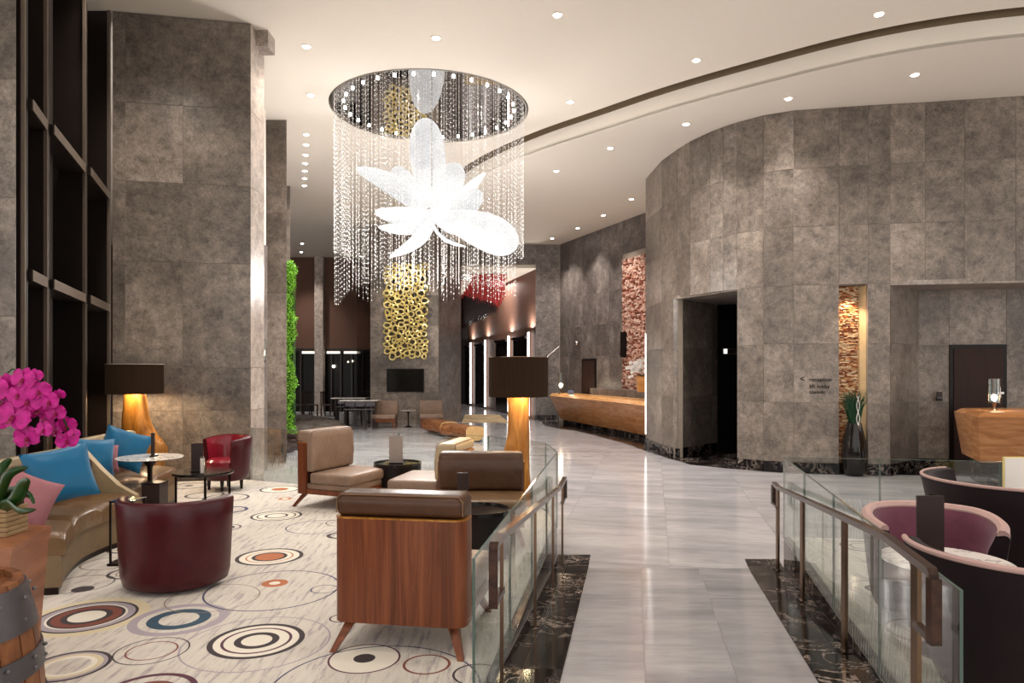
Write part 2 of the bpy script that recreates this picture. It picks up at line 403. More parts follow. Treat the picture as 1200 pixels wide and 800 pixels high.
# main ceiling with a round opening for the chandelier dish: split in two halves round the dish
ring = [(CHC.x+CHR*math.cos(a), CHC.y+CHR*math.sin(a)) for a in [2*PI*i/64 for i in range(64)]]
from mathutils.geometry import tessellate_polygon
outer = [(-16,-4),(16,-4)]+[(p.x, p.y) for p in inner]+[(-16,33)]
trs = tessellate_polygon([[Vector((p[0], p[1], 0)) for p in outer], [Vector((p[0], p[1], 0)) for p in ring]])
allp = outer+ring
mc.add([(p[0], p[1], ZM) for p in allp], [tuple(q) for q in trs])
mc.add([(p[0], p[1], ZM+.22) for p in allp], [tuple(q) for q in trs])
k = len(outer)
for lp, st in ((range(k), 0), (range(k, k+64), k)):
    lp = list(lp)
    mc.add([(allp[i][0], allp[i][1], z) for i in lp for z in (ZM, ZM+.22)], [(2*i, 2*((i+1) % len(lp)), 2*((i+1) % len(lp))+1, 2*i+1) for i in range(len(lp))])
ceiling = struct('ceiling', mc, M_ceil)
m = MB(); tri_poly(m, [(p.x, p.y) for p in cv]+[(2,33),(16,33),(16,-4),(11.5,-4)] if False else [(p.x, p.y) for p in cv]+[(16,33)], ZL, .05)
struct('ceiling', m, M_ceil)
m = MB()
for a, b in zip(cv[:-1], cv[1:]): m.add([(a.x,a.y,ZL),(b.x,b.y,ZL),(b.x,b.y,ZM-.03),(a.x,a.y,ZM-.03)], [(0,1,2,3)])
struct('trim_1', m, M_ceil)
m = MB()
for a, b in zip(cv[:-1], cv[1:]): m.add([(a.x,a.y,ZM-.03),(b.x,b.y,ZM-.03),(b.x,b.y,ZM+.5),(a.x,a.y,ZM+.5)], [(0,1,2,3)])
struct('trim_7', m, plain('slot_shade_brown', srgb(118,102,80), .9))  # fascia top coloured brown to paint in the shade of the ceiling slot
m = MB(); tri_poly(m, [(-16,-4),(16,-4),(16,33),(-16,33)], ZM+.5, .05); struct('ceiling', m, plain('slot_soffit_shade', srgb(96,84,66), .9))  # sheet above the slot, its colour darkened to paint in shade

# lobby floor
m = MB(); m.box(-18, 18, -4, 40, -.2, -.005); floor = struct('floor', m, M_jointf, 0)
ga = math.atan(.2024); gd = Vector((math.sin(ga), math.cos(ga))); gr = Vector((gd.y, -gd.x)); TS = 1.2
tm = MB().rbox(-TS/2+.0015, TS/2-.0015, -TS/2+.0015, TS/2-.0015, -.014, 0, .001, 1); tile0 = None; cnt = 0
BORD = [fl(640,499),fl(655,502),fl(671,504),fl(690,508),fl(702.5,511.5),fl(720,516),fl(734,520),fl(756,528),fl(780,536),fl(810,544.5),fl(855,549),fl(915,553.5),fl(1140,558),fl(1300,560)]
def inside(p, poly):
    r = False; j = len(poly)-1
    for i in range(len(poly)):
        a, b = poly[i], poly[j]
        if (a[1] > p[1]) != (b[1] > p[1]) and p[0] < (b[0]-a[0])*(p[1]-a[1])/(b[1]-a[1])+a[0]: r = not r
        j = i
    return r
behind = [(p.x, p.y) for p in BORD]+[(18, 12), (18, 30), (1, 30)]
cand = []
for i in range(-16, 20):
    for j in range(-1, 22):
        c = Vector((.55, 5.0))+gr*(i*TS)+gd*(j*TS)
        if c.y < 6 or c.y > 30 or abs(c.x/c.y) > .85 or (c.y < 6.9 and not .0 < c.x < 3.2) : continue
        if inside((c.x, c.y), behind) and not any((Vector((b.x, b.y))-c).length < 1.2 for b in BORD): continue
        if c.x < -4 and c.y < 9: continue
        cand.append(c)
cand.sort(key=lambda c: c.y); cand = cand[:298]
for c in cand:
    if tile0 is None: tile0 = obj('tile', tm, M_floor, floor, loc=(c.x, c.y, 0), rz=-ga)
    else: obj('tile', tile0.data, None, floor, loc=(c.x, c.y, 0), rz=-ga)
m = MB(); m.box(-18, 18, -4, 40, -.02, -.004)  # beyond: one sheet
obj('tile_field', m, M_floor, floor)
# black border floor along the curved wall
m = MB(); bp = [(p.x, p.y) for p in BORD]; tri_poly(m, bp+[(14, 13.5),(14,16),(5.0,18.6),(3.6,19.5),(2.2,25.6),(1.0,25.6)], .001, .006); struct('trim_2', m, M_black)

# corridor lines
def GL(d): return -.641+.156*d     # left glass
def GR(d): return 1.093+.222*d     # right glass
def RZ(d): return max(0, min(LZ, .3*(6.55-d)/3.2))
# lounge platforms
LARC = catmull([(GL(7.0),7.0),(.38,7.9),(-.3,8.75),(-1.5,9.25),(-2.86,9.6),(-3.72,9.98)], 4)
lp = [(-9,-4),(GL(-4),-4),(GL(7),7.0)]+[(p.x,p.y) for p in LARC[1:]]+[(-5.5,9.66),(-9,9.66)]
m = MB(); tri_poly(m, lp, 0, LZ-.012); lfl = struct('floor', m, M_black)
m = MB(); tri_poly(m, [(p[0]-.05 if p[0] > -8 else p[0], p[1]-.04) for p in lp], LZ-.012, .012)
carpetL = tag(obj('carpet', m, None), 'cream carpet with streaks and coloured rings in the left lounge', 'carpet')
RFAR = [(GR(6.57),6.57),(3.4,6.46),(4.4,6.30),(5.6,6.1),(9,5.5)]
rp = [(GR(-4),-4),(12,-4),(12,5.1)]+RFAR[::-1]
m = MB(); tri_poly(m, rp, 0, LZ-.012); struct('floor', m, M_black)
m = MB(); tri_poly(m, [(p[0]+.05, p[1]-.04) for p in rp], LZ-.012, .012)
carpetR = tag(obj('carpet', m, None), 'cream ringed carpet under the purple chairs on the right', 'carpet')
# ramp between them
ds = [7.0+(-.0), 6.55, 5.6, 4.6, 3.35, 2.2, 1.0, -1.0, -4.0]
m = MB()
for a, b in zip(ds[:-1], ds[1:]):
    m.hexa([(GL(b),b,-.1),(GR(b),b,-.1),(GR(a),a,-.1),(GL(a),a,-.1)], [(GL(b),b,RZ(b)-.005),(GR(b),b,RZ(b)-.005),(GR(a),a,RZ(a)-.005),(GL(a),a,RZ(a)-.005)])
ramp = struct('floor', m, M_jointf, 0)
EL = lambda d: GL(d)+.335; ER = lambda d: GR(d)-.335
rows = [6.55, 5.35, 4.15, 3.35, 2.2, 1.0, -.5, -2]
def slabq(par, mat, a, b, x0, x1, g=.0015, name='tile'):
    zo = .004 if mat is M_black else 0
    f = lambda x0_, x1_, y: (x0_, y)
    q = [(x0(b)+g, b+g), (x1(b)-g, b+g), (x1(a)-g, a-g), (x0(a)+g, a-g)]
    mm = MB(); mm.hexa([(p[0], p[1], RZ(p[1])-.014) for p in q], [(p[0], p[1], RZ(p[1])+zo) for p in q]); return obj(name, mm, mat, par, 0)
cols = [0, .33, .69, 1]
for a, b in zip(rows[:-1], rows[1:]):
    for c0, c1 in zip(cols[:-1], cols[1:]):
        slabq(ramp, M_floor, a, b, lambda d, c=c0: EL(d)+(ER(d)-EL(d))*c, lambda d, c=c1: EL(d)+(ER(d)-EL(d))*c)
strip = struct('trim_3')
rowsb = [7.02, 6.72, 6.3, 5.65, 5.0, 4.35, 3.7, 3.05, 2.4, 1.5]
for a, b in zip(rowsb[:-1], rowsb[1:]):
    slabq(strip, M_black, a, b, lambda d: GL(d)+.005, lambda d: GL(d)+.12); slabq(strip, M_black, a, b, lambda d: GL(d)+.12, EL)
for a, b in zip([6.86, 6.6]+rowsb[2:-1], [6.6]+rowsb[2:]):
    slabq(strip, M_black, a, b, lambda d: GR(d)-.12, lambda d: GR(d)-.005); slabq(strip, M_black, a, b, ER, lambda d: GR(d)-.12)

# ---- walls of stone tiles
JZ = [.2, 1.28, 2.33, 3.38, 4.43, 5.48, 6.53]
def tile_panel(par, mat, a, b, z0, z1, th=.03, g=.003, lip=0):
    th = .008
    a = Vector(a[:2]); b = Vector(b[:2]); t_ = (b-a).normalized(); n_ = Vector((t_.y, -t_.x))   # towards the viewer when a->b runs left to right
    a2 = a+t_*g; b2 = b-t_*g; o_ = n_*lip
    m_ = MB(); q = [a2+o_+n_*th, b2+o_+n_*th, b2+o_, a2+o_]
    m_.prism([(p.x, p.y) for p in q], z0+g, z1-g)
    return obj('tile', m_, mat, par, 0)
def backing(m_, a, b, z0, z1, th=.25):
    a = Vector(a[:2]); b = Vector(b[:2]); t_ = (b-a).normalized(); n_ = Vector((t_.y, -t_.x))
    m_.prism([(p.x, p.y) for p in (a, b, b-n_*th, a-n_*th)], z0, z1)
W = [((p[0]-600)/FPX*(4.68*FPX/(HOR-p[1])), 4.68*FPX/(HOR-p[1])) for p in [(757,209.5),(776,188),(794,175),(809,165.5),(832.5,154.5),(848,148.5),(863,143.5),(895,135),(930,129.5),(980,126)]]
W += [(6.47,12.32),(7.18,12.22),(7.9,12.08),(8.6,11.95),(9.4,11.8),(10.4,11.6),(11.5,11.4)]
def onW(pxx):   # point on the wall line seen at column pxx
    k_ = (pxx-600)/FPX
    for a, b in zip(W[:-1], W[1:]):
        fa, fb = a[0]-k_*a[1], b[0]-k_*b[1]
        if fa <= 0 <= fb or fb <= 0 <= fa:
            u = fa/(fa-fb); return (a[0]+(b[0]-a[0])*u, a[1]+(b[1]-a[1])*u)
    return W[-1]
openA = (794, 864); openB = (983, 1017); openC = (1043, 1400); OZ = 3.38
nodes_px = sorted(set([757,776,794,809,832.5,848,864,895,930,983,1017,1043,1084,1130,1190,1250,1330]))
m = MB(); tiles = []
for p0, p1 in zip(nodes_px[:-1], nodes_px[1:]):
    mid = (p0+p1)/2; a, b = onW(p0), onW(p1)
    opening = any(o[0] <= mid <= o[1] for o in (openA, openB, openC))
    zb = OZ if opening else 0
    backing(m, a, b, zb, ZL, .12)
    for z0, z1 in zip(JZ[:-1], JZ[1:]):
        if z0 < zb-.01: continue
        tiles.append((a, b, z0, z1))
wr = struct('wall_right', m, M_joint, 0)
for tl in tiles: tile_panel(wr, M_wall, *tl)
# skirting of black marble
m = MB()
for p0, p1 in zip(nodes_px[:-1], nodes_px[1:]):
    mid = (p0+p1)/2
    if any(o[0] <= mid <= o[1] for o in (openA, openB, openC)): continue
    a, b = Vector(onW(p0)), Vector(onW(p1)); t_ = (b-a).normalized(); n_ = Vector((t_.y, -t_.x))
    m.prism([(p.x, p.y) for p in (a+n_*.035, b+n_*.035, b, a)], .008, .2)
struct('baseboard_right', m, M_black, 0)
# return of the curved wall at its far end and led edge
a = Vector(W[0]); m = MB(); m.prism([(a.x, a.y),(a.x+.12,a.y+.02),(a.x+1.6,a.y+1.6),(a.x+1.4,a.y+1.7)], 0, ZL); struct('wall_right', m, M_joint, 0)
e = MB(); e.box(a.x-.016, a.x-.004, a.y-.02, a.y+.01, .3, 2.75); tag(obj('light_strip', e, M_led), 'thin vertical light line on the end of the curved wall', 'light')
# alcove A: stone return, soffit, black doorway
p0 = Vector(onW(794)); q0 = Vector((4.72, 16.1)); p1 = Vector(onW(864)); q1 = Vector((5.2, 15.9))
wa = MB(); backing(wa, p0, q0, 0, OZ, .1); wa_ = struct('wall_alcove', wa, M_wall, 0)
mid = p0.lerp(q0, .5)
for z0, z1 in zip(JZ[:3], JZ[1:4]):
    for s_, e_ in ((p0, p0.lerp(q0, .85)), (p0.lerp(q0, .85), q0)): tile_panel(wa_, M_wall, s_, e_, z0, z1, .02)
m = MB(); n_ = (q0-p0).normalized(); n_ = Vector((n_.y, -n_.x)); m.prism([(p.x, p.y) for p in (p0+n_*.03, q0+n_*.03, q0, p0)], .008, .2); struct('baseboard_alcove', m, M_black, 0)
m = MB(); m.prism([(p0.x-.05,p0.y+.02),(p1.x,p1.y+.02),(q1.x+.6,q1.y),(q0.x,q0.y)], OZ-.02, OZ+.05); struct('ceiling', m, M_wallL, 0)
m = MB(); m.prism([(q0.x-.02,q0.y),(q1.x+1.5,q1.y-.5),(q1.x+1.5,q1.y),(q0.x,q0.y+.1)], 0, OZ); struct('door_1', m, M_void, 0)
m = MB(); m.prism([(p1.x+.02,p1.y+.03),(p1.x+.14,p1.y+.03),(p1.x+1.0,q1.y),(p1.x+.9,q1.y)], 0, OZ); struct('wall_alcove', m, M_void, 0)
s = thing('exit_sign', 'small lit sign with white square in the black doorway', 'sign', px(855,411.5,14.6))
b = MB().box(-.14,.14,0,.04,-.07,.07); obj('housing', b, M_darkm, s, 0); b = MB().box(-.125,-.05,-.006,0,-.05,.05); obj('pictogram', b, emit('sign_lit', (.9,.88,.84,1), .8), s, 0)
for zz in (.05, -.05): obj('frame_line', MB().box(-.04,.13,-.005,0,zz-.005,zz+.005), M_steel, s, 0)
# niche B: stacked stone mosaic, cream reveal
def mosaic(name, par, a, b, z0, z1, mats, bw=.075, bh=.03, dep=.05):
    a = Vector(a); b = Vector(b); L = (b-a).length; t_ = (b-a).normalized(); ang = math.atan2(t_.y, t_.x)
    for mi, mat in enumerate(mats):
        rnd = random.Random(mi+5); m_ = MB(); z = z0; rn2 = random.Random(99)
        while z < z1:
            x = 0
            while x < L:
                w_ = bw*rn2.uniform(.5, 1.5); w_ = min(w_, L-x); dd = rn2.uniform(.004, dep); kk = rn2.randrange(len(mats))
                if kk == mi: m_.box(x+.002, x+w_-.002, -dd, .02, z+.003, min(z+bh, z1)-.002)
                x += w_
            z += bh
        o = obj('stone_chips', m_, mat, par, 0, loc=(a.x, a.y, 0), rz=ang); o['kind'] = 'stuff'
chips = [plain('chip_cream', srgb(206,170,130), .7), plain('chip_ochre', srgb(176,120,76), .7), plain('chip_rust', srgb(128,64,36), .7), plain('chip_pale', srgb(222,196,160), .7)]
a, b = Vector(onW(983)), Vector(onW(1017)); nb = struct('wall_niche')
m = MB(); m.box(a.x-.02, a.x+.46, a.y+.15, a.y+.2, 0, OZ); obj('niche_back', m, M_joint, nb, 0)
mosaic('m', nb, (a.x, a.y+.15), (a.x+.40, a.y+.13), .2, OZ, chips, .06, .021, .035)
m = MB(); m.prism([(a.x+.41,a.y+.16),(a.x+.50,a.y-.02),(a.x+.53,a.y-.0),(a.x+.45,a.y+.2)], 0, OZ); obj('side_reveal', m, plain('cream_reveal', srgb(206,180,140), .5), nb, 0)
m = MB(); m.box(a.x-.06, a.x, a.y+.05, a.y+.3, 0, OZ); obj('side_reveal', m, M_wall, nb, 0)
m = MB(); m.box(a.x-.06, a.x+.5, a.y+.02, a.y+.32, OZ-.02, OZ+.02); obj('niche_top', m, M_wall, nb, 0)
m = MB(); m.box(a.x-.06, a.x+.5, a.y+.02, a.y+.32, 0, .2); obj('niche_sill', m, M_black, nb, 0)
spot_lamp('niche_spot', (a.x+.2, a.y-.10, OZ-.10), 60, 80, (1,.76,.48), (a.x+.2, a.y+.16, 2.1), .03)
# opening C: set back wall with a door
pc = Vector(onW(1043)); cw = Vector(((1076-600)/FPX*13.15, 13.15)); ce = Vector((10.6, 12.55))
m = MB(); backing(m, pc+Vector((.0,.02)), cw, 0, OZ, .1); backing(m, cw, ce, 0, OZ, .1)
wb = struct('wall_back', m, M_joint, 0)
def onL(a, b, pxx):
    k_ = (pxx-600)/FPX; fa, fb = a.x-k_*a.y, b.x-k_*b.y; return a+(b-a)*(fa/(fa-fb))
cuts = [cw]+[onL(cw, ce, q) for q in (1112, 1179, 1225)]+[ce]
for z0, z1 in zip(JZ[:3], JZ[1:4]):
    tile_panel(wb, M_wall, pc, cw, z0, z1, .02)
    for i, (a, b) in enumerate(zip(cuts[:-1], cuts[1:])):
        if i == 1 and z0 < 2: continue
        tile_panel(wb, M_wall, a, b, z0, z1, .02)
for a, b in ((pc, cw),)+((cuts[0], cuts[1]),)+((cuts[2], cuts[4]),):
    m = MB(); t_ = (b-a).normalized(); n_ = Vector((t_.y, -t_.x)); m.prism([(p.x, p.y) for p in (a+n_*.03, b+n_*.03, b, a)], .008, .2); struct('baseboard_back', m, M_black, 0)
dA, dB = cuts[1], cuts[2]; t_ = (dB-dA).normalized(); n_ = Vector((t_.y, -t_.x))
door = struct('door_2'); m = MB(); m.prism([(p.x, p.y) for p in (dA+n_*.03, dB+n_*.03, dB, dA)], 0, 2.33); obj('door_frame', m, M_dark, door, 0)
m = MB(); q0_, q1_ = dA+t_*.07, dB-t_*.07; m.prism([(p.x, p.y) for p in (q0_+n_*.05, q1_+n_*.05, q1_, q0_)], .01, 2.26); obj('door_leaf', m, M_walnutd, door, 0)
hp = dA+t_*.82+n_*.09; m = MB(); m.tube([(hp.x,hp.y,1.35),(hp.x-.01,hp.y,1.55)], .012, 6); m.box(hp.x-.06,hp.x+.06,hp.y-.01,hp.y+.005,1.42,1.46); obj('door_handle', m, M_steel, door)
m = MB(); m.prism([(pc.x-.1,pc.y+.02),(11.4,11.45),(11.4,12.9),(cw.x,cw.y+.1)], OZ-.03, OZ+.05); struct('ceiling', m, M_wallL, 0)
p = px(1100, 464, 13.0); rd = thing('card_reader', 'small black card reader on the set back stone wall', 'card reader', (p.x, p.y-.03, p.z))
b = MB().rbox(-.055,.055,0,.03,-.085,.0,.008); obj('reader_body', b, M_black2, rd); b = MB().box(-.04,.055,.005,.03,.0,.08); obj('reader_plate', b, M_card, rd, 0)
# spotlight into the opening and alcoves
# ---- sign lettering
def text(name, body, size, loc, rz, mat, par, ext=.006):
    cu = bpy.data.curves.new(name, 'FONT'); cu.body = body; cu.size = size; cu.extrude = ext; cu.space_character = 1.03; cu.offset = .0006
    o = bpy.data.objects.new(name, cu); me = bpy.data.meshes.new_from_object(o); bpy.data.objects.remove(o)
    me.materials.append(mat); q = bpy.data.objects.new(name, me); COL.objects.link(q); q.parent = par; q.location = loc; q.rotation_euler = (PI/2, 0, rz); return q
a, b = Vector(onW(930)), Vector(onW(983)); t_ = (b-a).normalized(); n_ = Vector((t_.y, -t_.x)); rzw = math.atan2(t_.y, t_.x)
sp = a+(b-a)*((948-930)/53.)+n_*.036
sg = thing('wall_sign', 'dark lettering on the curved stone wall pointing left to reception', 'sign', (sp.x, sp.y, 0), rzw)
for i, (wd, yy) in enumerate((('reception', 446.5), ('lift lobby', 454.5), ('tuxedo', 461))):
    text('lettering', wd, .094, (.0, 0, px(950, yy, 12.55).z), 0, M_dark, sg)
text('arrow', '<', .15, (-.16, 0, px(950, 447, 12.55).z), 0, M_dark, sg)

# ---- reception back wall, lift lobby opening, big pillar
R0, R1 = Vector((1.75, 26.1)), Vector((3.95, 20.75)); R2 = Vector((6.2, 15.3))
m = MB(); backing(m, R0, R2, 0, ZL+.4, .15)
wrc = struct('wall_reception', m, M_joint, 0)
cp = [655, 668, 683, 699, 714, 730, 757, 790]; cpt = [onL(R0, R2, q) for q in cp]
for (a, b), (c0, c1) in zip(zip(cpt[:-1], cpt[1:]), zip(cp[:-1], cp[1:])):
    for z0, z1 in zip(JZ[:-1], JZ[1:]):
        if c0 == 730 and 1.2 < (z0+z1)/2 < 5.2: continue
        tile_panel(wrc, M_wall2, a, b, z0, z1, .02)
a, b = cpt[5], cpt[6]; mosaic('m', wrc, a, b, 1.25, 5.3, [plain('mosaic_rose', srgb(186,140,122), .6), plain('mosaic_pale', srgb(206,176,160), .6), plain('mosaic_rust', srgb(130,76,60), .6)], .1, .05, .05)
a, b = cpt[2], cpt[3]; t_ = (b-a).normalized(); n_ = Vector((t_.y, -t_.x)); door = struct('door_3')
m = MB(); m.prism([(p.x, p.y) for p in (a+n_*.05, b+n_*.05, b, a)], 0, 2.25); obj('door_frame', m, M_dark, door, 0)
m = MB(); m.prism([(p.x, p.y) for p in (a+t_*.06+n_*.06, b-t_*.06+n_*.06, b, a)], 0, 2.18); obj('door_leaf', m, M_walnutd, door, 0)
a = cpt[5]; m = MB(); dk = onL(R0, R2, 733); m.prism([(dk.x-.15,dk.y+.1),(dk.x-.05,dk.y-.17),(dk.x+.02,dk.y-.12),(dk.x-.08,dk.y+.15)], 2.27, 3.05); tag(obj('wall_panel', m, M_dark, smooth=0), 'narrow dark vertical panel beside the rose mosaic', 'panel')
# back wall pieces at the lift opening (d = 26)
xo0, xo1 = (540-600)/FPX*26, (628-600)/FPX*26
m = MB(); m.box(xo1, 1.8, 26, 26.4, 0, ZL); m.box(-2.6, xo1, 26, 26.4, 5.78, ZM+.4)
wlf = struct('wall_lift_lobby', m, M_joint, 0)
for z0, z1 in zip(JZ[:-1], JZ[1:]): tile_panel(wlf, M_wall2, (xo1, 26), (1.76, 26), z0, z1, .02)
for a_, b_ in ((-2.3,-1.2),(-1.2,-.1),(-.1,xo1)): tile_panel(wlf, M_wall2, (a_, 26), (b_, 26), 5.78, 6.53, .02)
m = MB(); m.box(.86, 1.75, 25.94, 25.97, 0, .2); struct('baseboard_lift_lobby', m, M_black, 0)
# lift lobby interior
LA, LB = Vector((.95, 26.4)), Vector((-2.45, 38.5))
m = MB(); backing(m, LB, LA, 0, 5.78, .1); liw = struct('wall_lift_right', m, M_brownw, 0)
m = MB(); m.prism([(-6,26.3),(1.1,26.3),(-2,39),(-8,39)], 5.7, 5.78); struct('ceiling', m, M_ceil, 0)
m = MB(); m.box(-8, -1.5, 38.5, 38.7, 0, 5.78); m.prism([(-2.6,26.3),(-2.45,26.3),(-6.3,38.5),(-6.5,38.5)], 0, 5.78); struct('wall_lift_back', m, M_dark, 0)
def onLI(d): u = (d-26.4)/(38.5-26.4); return LA+(LB-LA)*u
tv = (LB-LA).normalized(); nv = Vector((-tv.y, tv.x)); nv = nv if nv.x < 0 else -nv
for i, d_ in enumerate((27.1, 29.9, 34.0, 37.2)):
    p = onLI(d_)+nv*.12; m = MB(); m.box(-.04,.04,-.04,.04,.1,3.33)
    tag(obj('light_column', m, M_led, loc=(p.x,p.y,0)), ['glowing vertical light column nearest the stone wall', 'glowing vertical light column second from the stone wall', 'glowing vertical light column third from the stone wall', 'farthest glowing vertical light column in the lift lobby'][i], 'light', 'light columns in the lift lobby')
    lift = struct('door_%d' % (4+i)); c = onLI(d_+1.15)+nv*.08
    m = MB(); q = [c-tv*.95, c+tv*.95, c+tv*.95+nv*.05, c-tv*.95+nv*.05]; m.prism([(z.x, z.y) for z in q], .05, 3.1); obj('door_panel', m, M_black2, lift, 0)
    q = [c-tv*1.0, c+tv*1.0, c+tv*1.0+nv*.12, c-tv*1.0+nv*.12]; m = MB(); m.prism([(z.x, z.y) for z in q], 3.1, 3.2); obj('door_head', m, M_darkm, lift, 0)
    area_lamp('column_glow', (p.x+nv.x*.1, p.y-.15, 3.5), .5, 30, rot=(PI,0,0))
m = MB(); m.prism([tuple(fl(541,495)[:2]), tuple(fl(596,495)[:2]), tuple(fl(585,486)[:2]), tuple(fl(545,486)[:2])], .0, .014)
t = NT('lobby_rug'); v = t.coords((.5,1.6,1)); n = t.noise(v, 1.5, 2); t.set(Base_Color=t.ramp(n, [(.42, srgb(196,172,128)), (.5, srgb(150,120,90)), (.56, srgb(206,186,150))]).outputs[0], Roughness=.9)
tag(obj('rug', m, t.m, smooth=0), 'beige patterned rug before the lifts', 'rug')
# red strand chandelier in the lift lobby
cl = thing('red_chandelier', 'large red and black strand chandelier hanging before the lifts', 'chandelier', (0,0,0))
mr, mk = MB(), MB()
for i in range(26):
    for j in range(9):
        x = -2.2+i*.076; y = 27.6+j*.22
        zt = 5.66; cut = 3.55+.035*i+(.5 if i > 20 else 0)*((i-20)/5)
        top_in = 5.66-max(0, (9-i))*.13
        zr = 4.9-.02*i+.25*mnoise.noise(Vector((i*.5, j*.5, 0)))
        if top_in > cut:
            mr.box(x-.02, x+.02, y-.02, y+.02, max(zr, cut), top_in); 
            if zr > cut: mk.box(x-.021, x+.021, y-.021, y+.021, cut, zr)
obj('red_strands', mr, plain('red_glass', srgb(176,44,46), .2, emis=(.9,.1,.08,1), es=.06), cl, 0)['kind'] = 'stuff'
obj('black_strands', mk, plain('black_glass', srgb(40,12,16), .2), cl, 0)['kind'] = 'stuff'
m = MB(); m.box(-2.25,-.2,27.5,29.6,5.64,5.7); obj('ceiling_plate', m, M_steel, cl, 0)
area_lamp('lift_lobby_light', (-.9, 30, 5.55), 2.2, 160)
# big pillar with art and television
BX0, BX1, BD = (434-600)/FPX*24, (514-600)/FPX*24, 24.0
m = MB(); m.prism([(BX0,BD),(BX1,BD),((540-600)/FPX*25.9,25.9),(BX0-.2,26.4)], 0, ZM+.4); bpil = struct('wall_pillar', m, M_joint, 0)
for z0, z1 in zip([.0]+JZ[1:-1]+[6.53], JZ[1:-1]+[6.53, 6.85]):
    for k_ in range(3):
        a_ = BX0+(BX1-BX0)*k_/3; b_ = BX0+(BX1-BX0)*(k_+1)/3; tile_panel(bpil, M_wall, (a_, BD), (b_, BD), z0, z1, .02)
    tile_panel(bpil, M_wall2, (BX1+.02, BD+.02), ((540-600)/FPX*25.9, 25.9), z0, z1, .02)
# grey glass screen at the pillar's left
m = MB(); m.prism([((418-600)/FPX*26,26),((434-600)/FPX*24.2,24.2),((434-600)/FPX*24.2+.04,24.25),((418-600)/FPX*26+.04,26.04)], 0, 6.1)
tag(obj('glass_screen', m, glass('smoked_glass', (.55,.52,.5,1)), smooth=0), 'tall smoked glass screen left of the television pillar', 'screen')
tvx = (475-600)/FPX*23.95; tvt = thing('television', 'black flat television on the big stone pillar', 'television', (tvx, 23.992, px(475,445.5,23.9).z))
b = MB().rbox(-.64,.64,-.06,0,-.4,.4,.01,1); obj('television_frame', b, M_dark, tvt); b = MB().box(-.61,.61,-.066,-.06,-.37,.37); obj('television_screen', b, plain('tv_screen', srgb(14,12,13), .12), tvt, 0)
# gold openwork
gx = (476-600)/FPX*23.9; art = thing('wall_sculpture', 'gold openwork wall sculpture of irregular rings above the television', 'sculpture', (gx, 23.9, 0))
rnd = random.Random(3); pts_ = []
tries = 0
while tries < 9000:
    tries += 1; x, z = rnd.uniform(-.66, .66), rnd.uniform(2.32, 5.42); r = rnd.uniform(.065, .12)
    if all((x-a_)**2+(z-b_)**2 > (.88*(r+c_))**2 for a_, b_, c_ in pts_): pts_.append((x, z, r))
m = MB()
for x, z, r in pts_:
    n_k = 9; e1, ph = rnd.uniform(.85, 1.2), rnd.uniform(0, 6); dy = rnd.uniform(-.14, -.03)
    m.tube([(x+r*e1*math.cos(2*PI*k/n_k)*(1+.15*math.sin(2*k+ph)), dy+.02*math.sin(k+ph), z+r/e1*math.sin(2*PI*k/n_k)*(1+.15*math.cos(3*k+ph))) for k in range(n_k)], .033, 4, closed=True)
spot_lamp('art_spot', (gx, 22.2, 6.7), 420, 50, (1,.93,.8), (gx, 23.9, 3.9), .1)
obj('gold_rings', m, M_gold, art)['kind'] = 'stuff'
b = MB().box(-.64,.64,-.02,0,2.34,5.4); obj('back_plate', b, plain('sculpture_back', srgb(60,46,26), .5, .3), art, 0)
# far left: brown panels over night windows
FD = 31.
m = MB(); m.box(-16, -4.4, FD, FD+.3, 2.83, ZM+.3); fw = struct('wall_far', m, M_brownw, 0)
cxp = lambda q, d=FD: (q-600)/FPX*d
m = MB(); m.box(cxp(371), cxp(381), FD-.35, FD, 0, ZM); struct('trim_4', m, M_wallL, 0)
m = MB(); m.box(cxp(418), cxp(434), FD-3, FD-2.8, 0, .02); 
win = struct('window_1')
m = MB(); m.box(-16, -4.4, FD+.2, FD+.24, 0, 2.83); obj('window_pane', m, M_glassdark, win, 0)
for q in (345, 352, 388, 399, 412, 425):
    m = MB(); m.box(cxp(q)-.03, cxp(q)+.03, FD+.05, FD+.2, 0, 2.83); obj('mullion', m, M_curtwall, win, 0)
m = MB(); m.box(-16,-4.4,FD+.1,FD+.2,2.72,2.83); obj('window_head', m, M_curtwall, win, 0)
for i, (x0, x1) in enumerate(((354,369),(383,398),(403,421))):
    m = MB(); m.box(cxp(x0), cxp(x1), FD-.02, FD+.08, 2.6, 2.7); tag(obj('window_light', m, emit('soft_strip_%d' % i, (1,.93,.82,1), .9), smooth=0), ['short light bar over the leftmost far window', 'short light bar right of the far stone column', 'short light bar nearest the smoked glass screen'][i], 'light', 'light bars over the far windows')
for i, (x, y) in enumerate(((391,429),(408,424),(413,423),(436,432))):
    p = px(x, y, FD+.05); m = MB(); m.ico((0,0,0), .07 if i == 0 else .03, 1); tag(obj('wall_light', m, M_bulb, loc=p), ['round bright light in the far window beside the column', 'left small light dot in the far window', 'middle small light dot in the far window', 'small light dot beside the smoked screen'][i], 'light', 'light dots in the far windows')
